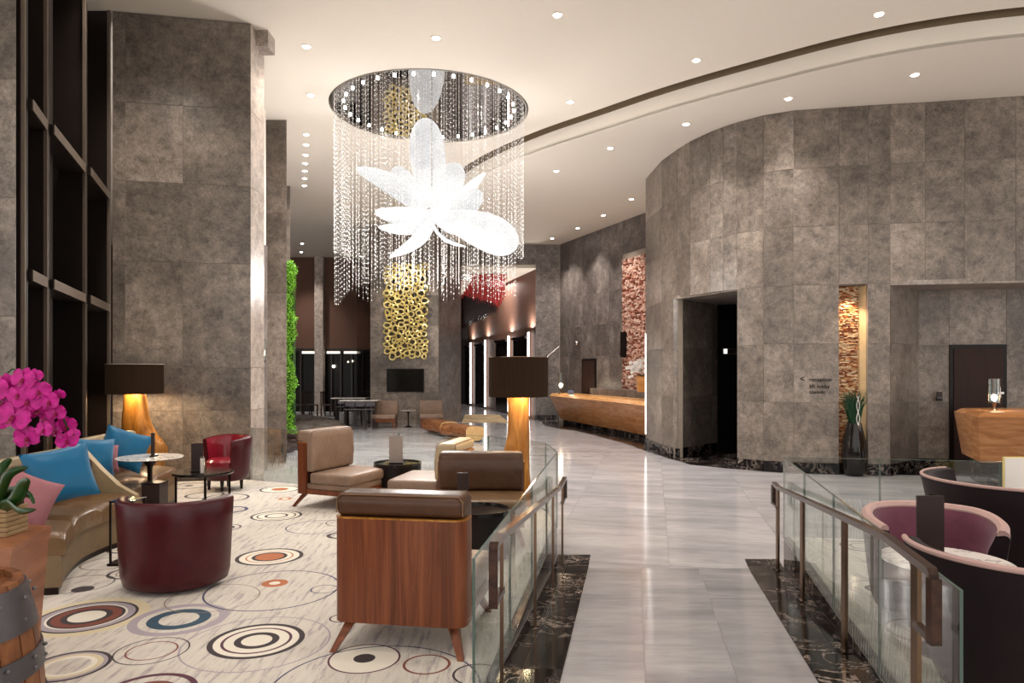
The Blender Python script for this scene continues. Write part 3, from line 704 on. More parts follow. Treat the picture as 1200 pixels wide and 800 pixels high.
# ---- left side: window wall, pillars
def WX(d): return -5.45+.354*(9.3-d)
w2 = struct('window_2')
m = MB(); m.hexa([(WX(6)-.5,6,0),(WX(6)-.42,6,0),(WX(10.3)-.42,10.3,0),(WX(10.3)-.5,10.3,0)], [(WX(6)-.5,6,ZM),(WX(6)-.42,6,ZM),(WX(10.3)-.42,10.3,ZM),(WX(10.3)-.5,10.3,ZM)]); obj('window_pane', m, M_glassdark, w2, 0)
def mull(d, wd, mat, dep0, dep1, z0=.3, z1=ZM):
    m_ = MB(); m_.prism([(WX(d)-dep1, d), (WX(d)-dep0, d), (WX(d+wd)-dep0, d+wd), (WX(d+wd)-dep1, d+wd)], z0, z1); return obj('mullion', m_, mat, w2, 0)
for d_ in (6.3, 6.95, 8.44, 9.75):
    mull(d_, .09, M_curtwall, .0, .42); mull(d_-.02, .02, M_mul, -.01, .03)
    mull(d_+.5, .35, M_curtwall, .2, .42)
for zz in (2.72, 4.28):
    for a_, b_ in ((6.3,6.95),(6.95,8.44),(8.44,9.75)):
        m = MB(); m.prism([(WX(a_)-.3,a_+.1),(WX(a_),a_+.1),(WX(b_),b_),(WX(b_)-.3,b_)], zz-.05, zz+.05); obj('transom', m, M_curtwall, w2, 0)
        m = MB(); m.prism([(WX(a_)-.0,a_+.1),(WX(a_)+.01,a_+.1),(WX(b_)+.01,b_),(WX(b_),b_)], zz-.05, zz+.05); obj('transom_edge', m, M_mul, w2, 0)
def pillar(name, a, b, depth, zj, ncol, mat, z0=0, side_mat=None, cuts_=None, dx=0):
    a, b = Vector(a), Vector(b); t_ = (b-a).normalized(); n_ = Vector((t_.y, -t_.x)); m_ = MB()
    m_.prism([(p.x, p.y) for p in (a+t_*.01, b-t_*.01, b-t_*.01+Vector((dx, depth)), a+t_*.01+Vector((dx, depth)))], z0, zj[-1]); o = struct(name, m_, M_joint, 0)
    cs = cuts_ or [i/ncol for i in range(ncol+1)]
    for c0, c1 in zip(cs[:-1], cs[1:]):
        for z_0, z_1 in zip(zj[:-1], zj[1:]): tile_panel(o, mat, a+(b-a)*c0, a+(b-a)*c1, z_0, z_1, .03)
    for z_0, z_1 in zip(zj[:-1], zj[1:]): tile_panel(o, side_mat or mat, b+Vector((-.01,0)), b+Vector((-.01+dx, depth)), z_0, z_1, .02)
    return o
JP = [.3, 1.28, 1.89, 3.38, 4.5, 5.6, 6.72, ZM]
pillar('wall_left', ((132-600)/FPX*9.75, 9.75), ((294-600)/FPX*10.1, 10.1), .55, [.3, 1.28, 1.89, 3.38, 4.5, 5.6, 6.85], 3, M_wall, 0, M_wallL, [0, .09, .5, 1])  # paler marble on the right side paints in the light falling there
pillar('wall_left', (-6.4, 6.2), ((19-600)/FPX*6.2, 6.2), .3, [.3, 1.28, 2.33, 3.38, 4.43, 5.48, 6.85], 2, M_wall, dx=-.3)
pillar('wall_left', ((308-600)/FPX*14, 14), ((336-600)/FPX*14, 14), .5, [0, 1.05, 3.38, 5.0, ZM], 1, M_wall, dx=-.25)
pillar('wall_left', ((325-600)/FPX*19, 19), ((340-600)/FPX*19, 19), .5, [0, 2.3, 4.6, ZM], 1, M_wall, dx=-.25)
m = MB(); m.box((296-600)/FPX*13.4-1.5, (309.5-600)/FPX*13.4, 13.4, 13.5, 0, ZM); struct('wall_left', m, M_white, 0)
m = MB(); m.box((299-600)/FPX*12.6, (306.5-600)/FPX*12.6, 12.6, 12.9, 0, 4.14); struct('trim_5', m, M_wall2, 0)
m = MB(); m.box(-3.8, (314-600)/FPX*10.3, 10.3, 10.6, 6.62, ZM); struct('trim_6', m, M_wallL, 0)
# outer walls closing the place, out of view
m = MB(); m.box(-16.2,-16,12,33,0,ZM+.5); struct('wall_left', m, M_brownw, 0)
# ------------------------------------------------------------------ downlights
dl = thing('downlight', 'x', 'ceiling light')
m = MB().lathe([(.062,-.0),(.085,-.0),(.085,-.012),(.06,-.012)], 20); obj('trim_ring', m, M_white, dl)
m = MB().lathe([(.0,-.02),(.05,-.02),(.055,-.008),(.0,.0)], 16); obj('lens', m, M_lens, dl)
DL = [((359,54),ZM,'largest downlight left of the chandelier, right of the stone wall top'),((364,111),ZM,'bright downlight just left of the mirrored dish'),
((511,44),ZM,'downlight above the mirrored dish'),((653,17),ZM,'downlight at the top of the photo above the dish right side'),((1030,16),ZM,'bright downlight top right before the ceiling groove'),
((816,70),ZM,'bright starry downlight mid right before the ceiling groove'),((668,119),ZM,'small bright downlight right of the mirrored dish'),
((1072,87),ZL,'rightmost downlight in the lower ceiling'),((924,115),ZL,'downlight in the lower ceiling over the curved wall'),((804,145),ZL,'downlight left of the curved wall top'),
((715,173),ZL,'lower ceiling downlight midway to the reception'),((652,200),ZL,'lower ceiling downlight beside the bead curtain'),((740,233),ZL,'nearest downlight of the reception row'),
((707,252),ZL,'second downlight of the reception row'),((677,267),ZL,'third downlight of the reception row'),((647,279),ZL,'farthest downlight of the reception row')]
for q in (157,169,181,191,200,208.5,217): DL.append(((359-(q-157)*.04,q),ZM,None))
DL += [((354,285),ZM,'downlight before the far brown wall, nearer one'),((353,295),ZM,'downlight before the far brown wall, farther one')]
rowi = 0; rown = ['nearest','second','third','middle','fifth','sixth','farthest']
for i, ((x, y), z, lab) in enumerate(DL):
    d = (z-EYE)*FPX/(HOR-y); p = px(x, y, d)
    if lab is None: lab = rown[rowi]+' downlight in the row left of the bead curtain'; rowi += 1
    if i == 0: o = dl; o.location = (p.x, p.y, z); o['label'] = lab; o['group'] = 'round recessed downlights'
    else: o = dup(dl, (p.x, p.y, z), 0, lab, 'round recessed downlights')
    if d < 34: spot_lamp('downlight_beam', (p.x, p.y, z-.05), (190 if z == ZM else 160)*(2.6 if d > 16 else 1), 125 if z == ZM and d < 16 else 95, (1,.93,.85), (p.x, p.y, 0), .05, .9)
# unseen rows of the same ceiling lights nearer the camera
for x, y in ((-6,2),(-2.5,3.5),(1,4.5),(4.5,4),(8,5),(-4.5,7.5),(-1,7.5),(3,8),(6.5,8.3),(-5,0),(-1,0),(3,0),(7,1)):
    spot_lamp('downlight_beam', (x, y, ZM-.05), 165, 100, (1,.93,.85), (x, y, 0), .06, .9)
spot_lamp('wall_spot', (-4.7, 8.3, ZM-.1), 240, 100, (1,.92,.82), (-4.8, 9.6, 1.2), .12, 1.)  # unseen spot added to brighten the left stone pillar
# wall washers on curved wall
for q in (848, 895): 
    a = Vector(onW(q)); spot_lamp('wall_spot', (a.x-.5, a.y-.9, ZL-.1), 120, 60, (1,.93,.85), (a.x, a.y, 3.6), .05)

# ------------------------------------------------------------------ chandelier
ch = thing('chandelier', 'giant crystal flower chandelier with hanging bead curtain under a round mirrored dish', 'chandelier', (CHC.x, CHC.y, 0))
DZ = ZM+.03; R = 1.84
m = MB().lathe([(0,DZ),(R,DZ),(R,DZ+.04),(0,DZ+.04)], 64); obj('mirror_dish', m, M_mirror, ch)
m = MB().lathe([(R,DZ-.03),(R+.03,DZ-.03),(R+.03,ZM+.2),(R,ZM+.2),(R,DZ-.03)], 64); obj('dish_rim', m, M_steel, ch)
me = None
for i in range(30):
    a = 2*PI*i/30+.05; q = MB().lathe([(0,0),(.024,0),(.024,.02),(0,.02)], 10) if me is None else None
    o = obj('dish_light', q if me is None else me, M_lens, ch, loc=((R-.22)*math.cos(a), (R-.22)*math.sin(a), DZ-.025)); me = o.data
for i in range(6):
    a = 2*PI*i/6+.4; spot_lamp('dish_beam', (CHC.x+1.2*math.cos(a), CHC.y+1.2*math.sin(a), DZ-.08), 120, 110, (1,.94,.86), (CHC.x+1.2*math.cos(a), CHC.y+1.2*math.sin(a), 0), .05, .8)
beads, wires = MB(), MB(); rnd = random.Random(11)
def strand(x, y, z0, z1, step, r):
    z = z0-rnd.uniform(0, step)
    wires.add([(x-.0008,y,z1),(x+.0008,y,z1),(x+.0008,y,z0),(x-.0008,y,z0)], [(0,1,2,3)])
    while z > z1:
        rr = r*rnd.uniform(.75, 1.25)
        beads.add([(x-rr,y,z),(x,y-rr,z),(x+rr,y,z),(x,y+rr,z),(x,y,z+rr*1.3),(x,y,z-rr*1.3)], [(0,1,4),(1,2,4),(2,3,4),(3,0,4),(1,0,5),(2,1,5),(3,2,5),(0,3,5)])
        z -= step*rnd.uniform(.9, 1.1)
def bottom(x, y, R_):
    f = -y/R_; ax = abs(x)/R_
    return 3.12+.10*math.sin(x*9)+(.95 if ax > .93 else 0)+(.55 if f < -.2 and ax <= .93 else 0)
for R_, n in ((1.8, 120), (1.66, 60)):
    for i in range(n):
        a = 2*PI*(i+.5*rnd.random())/n; x, y = R_*math.cos(a), R_*math.sin(a)
        strand(x, y, DZ, bottom(x, y, R_)+(.12 if R_ < 1.7 else 0), .085, .0095)
for i in range(70):
    a = rnd.uniform(0, 2*PI); r_ = 1.45*math.sqrt(rnd.random()); strand(r_*math.cos(a), r_*math.sin(a), DZ, rnd.choice((5.6, 5.2, 4.9, 3.6, 3.3)), .11, .009)
obj('bead_curtain', beads, M_bead, ch, 0)['kind'] = 'stuff'
obj('strand_wires', wires, M_paper, ch, 0)['kind'] = 'stuff'
def petal(bx, by, tx, ty, wpx, dy0=0, dy1=0, bend=0., fat=.5, camber=.25, sideb=0):
    P0 = px(bx, by, 13.5+dy0); P1 = px(tx, ty, 13.5+dy1); P0.x -= CHC.x; P0.y -= CHC.y; P1.x -= CHC.x; P1.y -= CHC.y
    L = (P1-P0); ax = L.normalized(); view = Vector((0,1,0)); sd = ax.cross(view).normalized(); nm = sd.cross(ax).normalized()
    wd = wpx/FPX*13.5/2
    def f(i, j, s):
        u = .5-.5*math.cos(PI*i)            # dense at both ends
        pe = math.log(.5)/math.log(fat); q = u**pe       # widest at u = fat
        g = max(0, 1-abs(2*q-1)**2.15)**.5*(1 if fat >= .56 else (1-.35*max(0, u-.4)/.6))
        x = math.sin((j-.5)*PI)
        return P0+L*u+sd*(wd*g*x+math.sin(PI*u)*sideb)+nm*(camber*wd*g*(1-x*x)*s+bend*math.sin(PI*u))
    mb = MB(); mb.grid(lambda u, v: f(u, v, 1), 26, 12); mb.grid(lambda u, v: f(u, v, -.25), 26, 12)
    return obj('petal', mb, M_petal, ch, 75)
PT = [(508,246,497,138,42,0,.35,-.1,.58,.3,0),(503,250,417,197,27,0,-.2,.1,.55,.3,-.12),(502,248,462,196,28,.1,.5,.05,.6,.3,.04),(512,248,536,191,33,.1,.45,.05,.62,.35,.0),
(515,252,565,226,27,-.1,-.3,.05,.6,.3,-.04),(520,250,569,202,15,.3,.9,0,.55,.2,0),(508,252,439,248,24,-.1,-.5,.05,.55,.3,.05),(508,262,443,266,16,-.1,-.6,.05,.5,.2,.05),
(508,254,457,301,17,-.1,-.7,0,.45,.25,.12),(508,250,606,290,42,-.1,-1.1,.1,.64,.25,.08),(508,256,562,272,22,-.2,-.7,.05,.55,.25,0),(505,254,527,238,24,-.3,-.5,0,.55,.6,0)]
for p in PT: petal(*p)
m = MB(); q = [px(x, y, 13.3) for x, y in ((507,262),(512,272),(522,281),(534,286),(546,289))]; m.tube([(p.x-CHC.x, p.y-CHC.y, p.z) for p in q], [.03,.035,.04,.035,.015], 8); obj('stamen', m, M_petal, ch)
m = MB(); p = px(506,254,13.5); m.ico((p.x-CHC.x, .0, p.z), .16, 2, (1,.8,1.2)); m.tube([(p.x-CHC.x, 0, p.z), (p.x-CHC.x, 0, DZ)], .008, 5); obj('flower_core', m, M_steel, ch)
point_lamp('chandelier_fill', (CHC.x-.1, CHC.y-1.0, 3.7), 210, (1,.95,.9), .35)  # unseen fill lamps added below the flower to brighten ceiling and beads
point_lamp('chandelier_fill', (CHC.x-.1, CHC.y+1.0, 3.7), 210, (1,.95,.9), .35)

# ------------------------------------------------------------------ balustrades
def panels(par, pts, mat, z0=LZ, z1=1.03, maxlen=1.3, edge=True, th=.012):
    for a, b in zip(pts[:-1], pts[1:]):
        a = Vector(a); b = Vector(b); L = (b-a).length; n = max(1, round(L/maxlen)); t_ = (b-a).normalized(); rz = math.atan2(t_.y, t_.x)
        for i in range(n):
            p = a+(b-a)*(i/n); l = L/n-.008
            m = MB().box(0, l, -th/2, th/2, 0, z1-z0); g = obj('glass_panel', m, mat, par, 0, loc=(p.x, p.y, z0), rz=rz)
            if edge: m = MB().box(0, l, -th/2, th/2, z1-z0, z1-z0+.004); m.box(0,.003,-th/2,th/2,0,z1-z0); m.box(l-.003,l,-th/2,th/2,0,z1-z0); obj('panel_edge', m, M_gedge, g, 0)
gl = thing('glass_balustrade', 'low clear glass balustrade round the left lounge, printed with fine white lines', 'balustrade')
panels(gl, [(GL(3.04), 3.04), (GL(5.03), 5.03), (GL(7.0), 7.0)], M_frit, LZ-.02)
panels(gl, [(p.x, p.y) for p in LARC[::4]]+[], M_frit, maxlen=1.4)
g2 = thing('glass_balustrade', 'low clear glass balustrade round the right lounge with the purple chairs', 'balustrade')
panels(g2, [(GR(2.6), 2.6), (GR(4.6), 4.6), (GR(6.57), 6.57)], M_frit, LZ-.02)
panels(g2, RFAR[:4], M_frit, maxlen=1.1)
def rail(label, X, dn, df, posts):
    t = thing('handrail', label, 'handrail', (X(4), 4, 0)); ox = X(4)
    def P(d, z): return (X(d)-ox, d-4, z)
    m = MB(); hz = lambda d: max(.78, min(1.08, .78+.3*(6.4-d)/3.15))
    top = [P(dn, 1.08), P(3.25, 1.08), P(6.4, .78), P(df, .78)]
    def bar(mb, p, q, w_=.02, h_=.015):
        p, q = Vector(p), Vector(q); s_ = Vector((1,0,0))*w_; u_ = Vector((0,0,1))*h_/1
        if abs((q-p).z) > (q-p).length*.8: s_ = Vector((w_,0,0)); u_ = Vector((0,h_*1.3,0))
        mb.add([p-s_-u_, p+s_-u_, p+s_+u_, p-s_+u_, q-s_-u_, q+s_-u_, q+s_+u_, q-s_+u_], [(0,1,2,3),(7,6,5,4),(0,4,5,1),(1,5,6,2),(2,6,7,3),(3,7,4,0)])
    m = MB()
    rr = [P(dn, 1.08-.27), P(dn, 1.08-.02), P(dn+.02, 1.08), P(3.25, 1.08), P(6.4, .78), P(df-.02, .78), P(df, .76), P(df, .78-.2)]
    for a_, b_ in zip(rr[:-1], rr[1:]): bar(m, a_, b_)
    obj('rail', m, M_railw, t, 40)
    m = MB(); bar(m, P(dn, 1.08-.26), P(posts[0], 1.08-.26), .015, .013); obj('rail_return', m, M_railw, t, 40)
    m = MB(); bar(m, P(df, .78-.19), P(posts[-1], .78-.19), .015, .013); obj('rail_return', m, M_railw, t, 40)
    for d in posts:
        z0 = RZ(d); x, y, _ = P(d, 0); m = MB().box(x-.009, x+.009, y-.024, y+.024, z0, hz(d)-.02); obj('post', m, M_bronze, t, 0)
        m = MB().box(x-.03, x+.03, y-.04, y+.04, z0, z0+.012); obj('post_foot', m, M_darkm, t, 0)
rail('bronze and dark wood handrail on the left side of the ramp', lambda d: GL(d)+.08, 3.07, 6.98, [3.29, 4.56, 5.75, 6.67])
rail('bronze and dark wood handrail on the right side of the ramp', lambda d: GR(d)-.08, 2.66, 6.66, [2.85, 4.0, 5.25, 6.42])

# ------------------------------------------------------------------ lounge chairs (leather, walnut shell)
def lounge_chair(label, loc, rz, W_=.74, leath=None, seat=None, shell_top=.73, back_top=.87, grp=None, seatmat2=None, sx=1.):
    leath = leath or M_brownl; seat = seat or M_tanl
    t = thing('lounge_chair', label, 'armchair', loc, rz, grp)      # faces local -y, back at y = 0
    h = W_/2
    m = MB(); r = .07; pl = []
    for cx_, cy_, a0 in ((h-r, 0-r, 0), (-h+r, 0-r, PI/2)):
        for k in range(7): a = a0+PI/2*k/6; pl.append((cx_+r*math.cos(a), cy_+r*math.sin(a)))
    pl2 = [(-h, -.16), (-h+.03, -.16), (-h+.03, -.06), (h-.03, -.06), (h-.03, -.16), (h, -.16)]
    m.prism(pl+pl2, .155, shell_top); obj('back_shell', m, M_walnut, t, 30)
    m = MB(); m.prism([(p[0]*1.004, p[1]*1.0+.002) for p in pl]+[(-h, -.16), (-h+.03, -.16), (-h+.03, -.06), (h-.03, -.06), (h-.03, -.16), (h, -.16)], shell_top, shell_top+.008); obj('shell_rim', m, M_amber, t, 30)
    m = MB(); m.box(-h+.01, h-.01, -.74, -.1, .155, .21); obj('seat_rail', m, M_walnut, t, 0)
    m = MB(); m.rbox(-h+.02, h-.02, -.74, -.12, .21, .275, .015, 2); obj('seat_base', m, seatmat2 or seat, t)
    m = MB(); m.rbox(-h+.0, h-.0, -.76, -.2, .275, .395, .035, 3, puff=.012); sc_ = obj('seat_cushion', m, seat, t)
    def loop(x0, x1, y0, y1, z): return [(x0,y0,z),(x1,y0,z),(x1,y1,z),(x0,y1,z)]
    m = MB(); m.tube(loop(-h+.02, h-.02, -.745, -.2, .378), .006, 5, closed=True); obj('piping', m, M_darkm, sc_)
    pr = [(-.065,.40),(-.065,shell_top+.01),(-.015,shell_top+.01),(-.0,back_top-.04),(-.03,back_top),(-.19,back_top),(-.235,back_top-.06),(-.25,.6),(-.24,.40)]
    m = MB(); m.extr(pr, -h+.012, h-.012, bev=.042, seg=4); bc = obj('back_cushion', m, leath, t, 50)
    m = MB()
    for yy in (-.015, -.215): m.tube([(-h+.018,yy,shell_top+.03 if yy > -.1 else .45),(-h+.018,yy,back_top-.035),(-h+.04,yy,back_top-.008),(h-.04,yy,back_top-.008),(h-.018,yy,back_top-.035),(h-.018,yy,shell_top+.03 if yy > -.1 else .45)], .004, 5)
    obj('piping', m, plain('pale_piping', srgb(120,92,70), .5) if 'pale_piping' not in MATS else MATS['pale_piping'], bc)
    for sx_ in (-1, 1):
        for yb, yt in ((.03, -.09), (-.74, -.66)):
            m = MB(); xt, xb = sx_*(h-.09), sx_*(h-.015)
            m.hexa([(xb-.016,yb-.016,0),(xb+.016,yb-.016,0),(xb+.016,yb+.016,0),(xb-.016,yb+.016,0)], [(xt-.03,yt-.025,.16),(xt+.03,yt-.025,.16),(xt+.03,yt+.025,.16),(xt-.03,yt+.025,.16)]); obj('leg', m, M_walnut, t, 0)
    return t
lounge_chair('walnut-backed brown leather chair in the foreground seen from behind', (-.625, 3.83, LZ), face_dir(.16, .98), .755, M_brownl, M_seatl)
lounge_chair('taupe leather chair with walnut stile beside the drum table, facing right', (-2.31, 8.33, LZ), face_dir(.92, -.40), .80, M_tanl, M_tanl)
lounge_chair('dark brown leather chair facing the camera in front of the drum lamp', (-.30, 6.95, LZ), face_dir(0, -1), .84, M_brownl, M_seatl, .66, .76, seatmat2=M_amber)
lounge_chair('light leather chair facing left, behind the dark brown leather chair', (-.50, 7.62, LZ), face_dir(-.97, .2), .78, M_creaml, M_tanl, .66, .79)
# far pair
def far_chair(label, x, y, d, rz):
    p = px(x, y, d); t = thing('slipper_chair', label, 'armchair', (p.x, p.y, 0), rz, 'taupe chairs by the television')
    m = MB().rbox(-.37,.37,-.05,.1,.3,.86,.03,2); obj('backrest', m, M_tanl, t)
    m = MB().rbox(-.38,.38,-.62,.02,.3,.44,.03,2); obj('seat', m, M_tanl, t); m = MB().box(-.36,.36,-.58,.06,.2,.3); obj('frame', m, M_walnut, t, 0)
    for a in (-.32,.32):
        for b in (-.55,.04): obj('leg', MB().box(a-.02,a+.02,b-.02,b+.02,0,.2), M_walnut, t, 0)
far_chair('taupe slipper chair left of the small white table by the television', 453, 0, 23.0, 0)
far_chair('taupe slipper chair right of the small white table by the television', 505, 0, 23.2, .15)
# ------------------------------------------------------------------ drum tables, menu holders
def drum(label, x, d, r, h, mat=None):
    t = thing('drum_table', label, 'side table', (x, d, LZ)); m = MB().lathe([(r*.93,0),(r*.95,.02),(r,.04),(r,h-.03),(0,h-.03)], 40); obj('drum', m, M_dark, t)
    m = MB().lathe([(r*.9,h-.03),(r*1.01,h-.03),(r*1.01,h),(r*.93,h),(r*.92,h-.015),(0,h-.015)], 40); obj('table_top', m, M_black2, t); return t
drum('dark drum table between the taupe chair and the light leather chair', -1.39, 8.5, .285, .44)
drum('black drum table right behind the foreground chair', -.29, 5.85, .27, .40)
def menu(label, x, d, z, w_, h, rz, mats=(None, None), stand=True):
    t = thing('menu_holder', label, 'menu holder', (x, d, z), rz)
    a = .07; m = MB().box(-w_/2, w_/2, -.008, .008, .01, h); obj('front_card', m, mats[0] or M_card, t, 0)
    m = MB(); m.prism([(w_/2-.01,0),(w_/2,0),(w_/2-.03,.07),(w_/2-.04,.07)], .01, h); obj('side_card', m, mats[1] or M_darkm, t, 0)
    m = MB().rbox(-w_/2-.005, w_/2+.005, -.03, .08, 0, .015, .004, 1); obj('foot', m, M_darkm, t)
menu('grey menu stand upright on the drum table before the lobby', -1.40, 8.45, LZ+.425, .165, .34, .0, (M_silver, M_darkm))
menu('dark menu card standing on the black drum table behind the foreground chair', (542.5-600)/FPX*5.85, 5.85, LZ+.385, .095, .31, -.1)
# ------------------------------------------------------------------ lamps
def lamp(label, x, d, z_floor, ztop, zbot, r, base, power):
    t = thing('table_lamp', label, 'lamp', (x, d, z_floor))
    a, b = ztop-z_floor, zbot-z_floor
    m = MB().lathe([(r,b),(r,a),(r-.006,a),(r-.006,b),(r,b)], 48); obj('lamp_shade', m, M_shade, t)
    m = MB().lathe([(r-.004,a),(r+.003,a),(r+.003,a+.006),(r-.004,a+.006),(r-.004,a)], 48); obj('shade_trim', m, M_white if base == 'burl' else M_bronze, t)
    m = MB().lathe([(0,a-.03),(r-.008,a-.03),(r-.008,a-.025),(0,a-.025)], 32); obj('top_diffuser', m, M_ledw, t)
    obj('lamp_base', base_mb(base, b), M_amber, t, 60)
    m = MB().ico((0,0,(a+b)/2), .05, 2); m.tube([(0,0,b-.05),(0,0,(a+b)/2)], .012, 6); obj('bulb', m, M_bulb, t)
    for k in range(3):
        a_ = -PI/2+.35+2*PI*k/3; point_lamp('lamp_light', (x+.23*math.cos(a_), d+.23*math.sin(a_), z_floor+b+.05), power*.2, (1,.76,.46), .04)
def base_mb(kind, top):
    m = MB(); n = 28; rings = 24; vs = []; fs = []
    for i in range(rings+1):
        u = i/rings; z = u*(top+.05)
        if kind == 'burl':
            w_ = .13+.22*(1-u)**1.4; cx_ = .10*(1-u)**1.2+(.07*math.exp(-((u-.42)/.13)**2)); w_ += .05*math.exp(-((u-.40)/.12)**2)
            dpt = .10+.10*(1-u)
        else:
            w_ = .125+.17*max(0, (.62-u)/.62)**1.3; cx_ = -.13*max(0, (.62-u)/.62)**1.2; dpt = .07+.06*(1-u)
        for k in range(n):
            a = 2*PI*k/n; nn = mnoise.noise(Vector((math.cos(a)*1.3, math.sin(a)*1.3, z*2.5+(3 if kind == 'burl' else 9))))
            g = 1+.10*nn+(.10*mnoise.noise(Vector((math.cos(a)*4, math.sin(a)*4, z*9))) if kind == 'burl' and u < .55 else 0)
            c_, s_ = math.cos(a), math.sin(a); q = .7
            vs.append((cx_+w_*g*math.copysign(abs(c_)**q, c_), dpt*g*math.copysign(abs(s_)**q, s_), z))
    for i in range(rings):
        for k in range(n): fs.append((i*n+k, i*n+(k+1) % n, (i+1)*n+(k+1) % n, (i+1)*n+k))
    fs.append(tuple(range(n))[::-1]); fs.append(tuple(rings*n+k for k in range(n)))
    return m.add(vs, fs)
lamp('burl wood lamp with brown drum shade in the sofa corner by the stone wall', (158-600)/FPX*9.25, 9.25, LZ, 1.93, 1.545, .345, 'burl', 75)
lamp('smooth amber wood lamp with brown drum shade beside the ramp glass', (607.5-600)/FPX*8.05, 8.05, LZ, 2.0, 1.55, .343, 'smooth', 60)
# ------------------------------------------------------------------ curved sofas
def sofa(label, front, back, ncush, end_arm):
    t = thing('curved_sofa', label, 'sofa', (0,0,LZ)); F, B = catmull(front, 6), catmull(back, 6); n = min(len(F), len(B))
    def strip(name, f0, f1, z0, z1, mat, i0=0, i1=n-1, rnd_=0, par=None, lift=0):
        m = MB(); prof = []
        for i in range(i0, i1+1):
            a, b = F[i].lerp(B[i], f0), F[i].lerp(B[i], f1)
            e = 0 if i0 < i < i1 else rnd_
            prof.append([(a.x,a.y,z0),(a.x,a.y,z1-rnd_-e),(a.x+(b.x-a.x)*.03,a.y+(b.y-a.y)*.03,z1-rnd_*.3-e),(a.x+(b.x-a.x)*.09,a.y+(b.y-a.y)*.09,z1-e),(a.x+(b.x-a.x)*.5,a.y+(b.y-a.y)*.5,z1+lift-e),(a.x+(b.x-a.x)*.93,a.y+(b.y-a.y)*.93,z1-e),(b.x,b.y,z1-rnd_-e),(b.x,b.y,z0)])
        k = 8; m.add([p for q in prof for p in q], [(i*k+j, (i+1)*k+j, (i+1)*k+(j+1) % k, i*k+(j+1) % k) for i in range(len(prof)-1) for j in range(k)]+[tuple(range(k))[::-1], tuple((len(prof)-1)*k+j for j in range(k))])
        return obj(name, m, mat, par or t, 45)
    strip('plinth', .06, 1.05, 0, .05, M_darkm); strip('base', .03, 1.08, .05, .27, M_fabt)
    for c in range(ncush):
        i0 = round((n-1)*c/ncush); i1 = round((n-1)*(c+1)/ncush); strip('seat_cushion', -.01, .8, .272, .425, M_seatl, i0, i1, .035, lift=.012)
    strip('back_cushion', .72, 1.0, .4, .78, M_brownl, 0, n-1, .04)
    strip('back_rail', .98, 1.10, .1, .84, M_creaml, 0, n-1, .02)
    if end_arm:
        i = n-1; a, b = F[i], B[i]; d_ = (F[i]-F[i-1]).normalized()*.05; m = MB(); q = a.lerp(b, .1); w2_ = a.lerp(b, 1.08)
        pr = [(0, .3), (0, .42), (.25, .5), (.5, .64), (.75, .80), (1, .86), (1, .3)]
        vs = [((q.lerp(w2_, s_)).x, (q.lerp(w2_, s_)).y, z_) for s_, z_ in pr]; vs += [(v_[0]+d_.x, v_[1]+d_.y, v_[2]) for v_ in vs]; k = len(pr)
        m.add(vs, [tuple(range(k)), tuple(range(k, 2*k))[::-1]]+[(j, j+k, (j+1) % k+k, (j+1) % k) for j in range(k)]); obj('end_arm', m, M_creaml, t, 0)
    return t
sofa('nearer curved brown leather sofa with tan rail, ends beside the wooden pedestal', [(-3.10,4.85),(-3.28,5.2),(-3.42,5.6),(-3.44,6.0),(-3.36,6.35)], [(-3.74,4.72),(-3.9,5.1),(-4.02,5.55),(-4.07,6.0),(-4.08,6.5)], 3, True)
sofa('farther brown leather sofa section under the burl wood lamp', [(-3.62,6.62),(-3.72,7.1),(-3.86,7.7),(-3.92,8.2)], [(-4.26,6.62),(-4.42,7.2),(-4.5,7.8),(-4.5,8.35)], 2, False)
def pillow(name, label, x, y, d, w_, h, mat, roll=0, tilt=.3, rz=0, t=.07):
    p = px(x, y, d); m = MB()
    def f(u, v, s):
        a, b = u*2-1, v*2-1; c = (1-abs(a)**2.6)*(1-abs(b)**2.6); k = 1-.10*(1-abs(a)**2)*(abs(b)**3)
        kk = 1-.09*(1-a*a)*abs(b)**2; k2 = 1-.09*(1-b*b)*abs(a)**2
        wr = .008*mnoise.noise(Vector((a*3, b*3, rz*7)))*c
        return (a*w_/2*k2, s*(t*max(c, 0)**.55+wr), b*h/2*kk)
    m.grid(lambda u, v: f(u, v, -1), 16, 16); m.grid(lambda u, v: f(u, v, 1), 16, 16)
    M = Matrix.Rotation(-tilt, 4, 'X') @ Matrix.Rotation(roll, 4, 'Y')
    m.v = [tuple(M @ Vector(q)) for q in m.v]
    o = obj(name, m, mat, None, 60, loc=p, rz=rz); return tag(o, label, 'cushion')
pillow('throw_cushion', 'largest blue satin cushion on the nearer sofa', 71, 556, 5.45, .47, .44, M_blue, -.16, .3, .75)
pillow('throw_cushion', 'blue satin cushion seen edge-on behind the tan sofa arm', 108, 538, 6.75, .42, .42, M_blue, .12, .25, .95)
pillow('throw_cushion', 'blue satin cushion at the far sofa section behind the white table', 145, 526, 7.35, .47, .42, M_blue, .35, .35, .45)
pillow('throw_cushion', 'pink cushion sliver beside the edge-on blue cushion', 121, 537, 6.98, .3, .28, M_pink, .1, .25, .95, .05)
pillow('throw_cushion', 'pink cushion beside the orchid leaves at the near sofa end', 32, 585, 4.9, .36, .36, M_pink, .5, .3, .9)
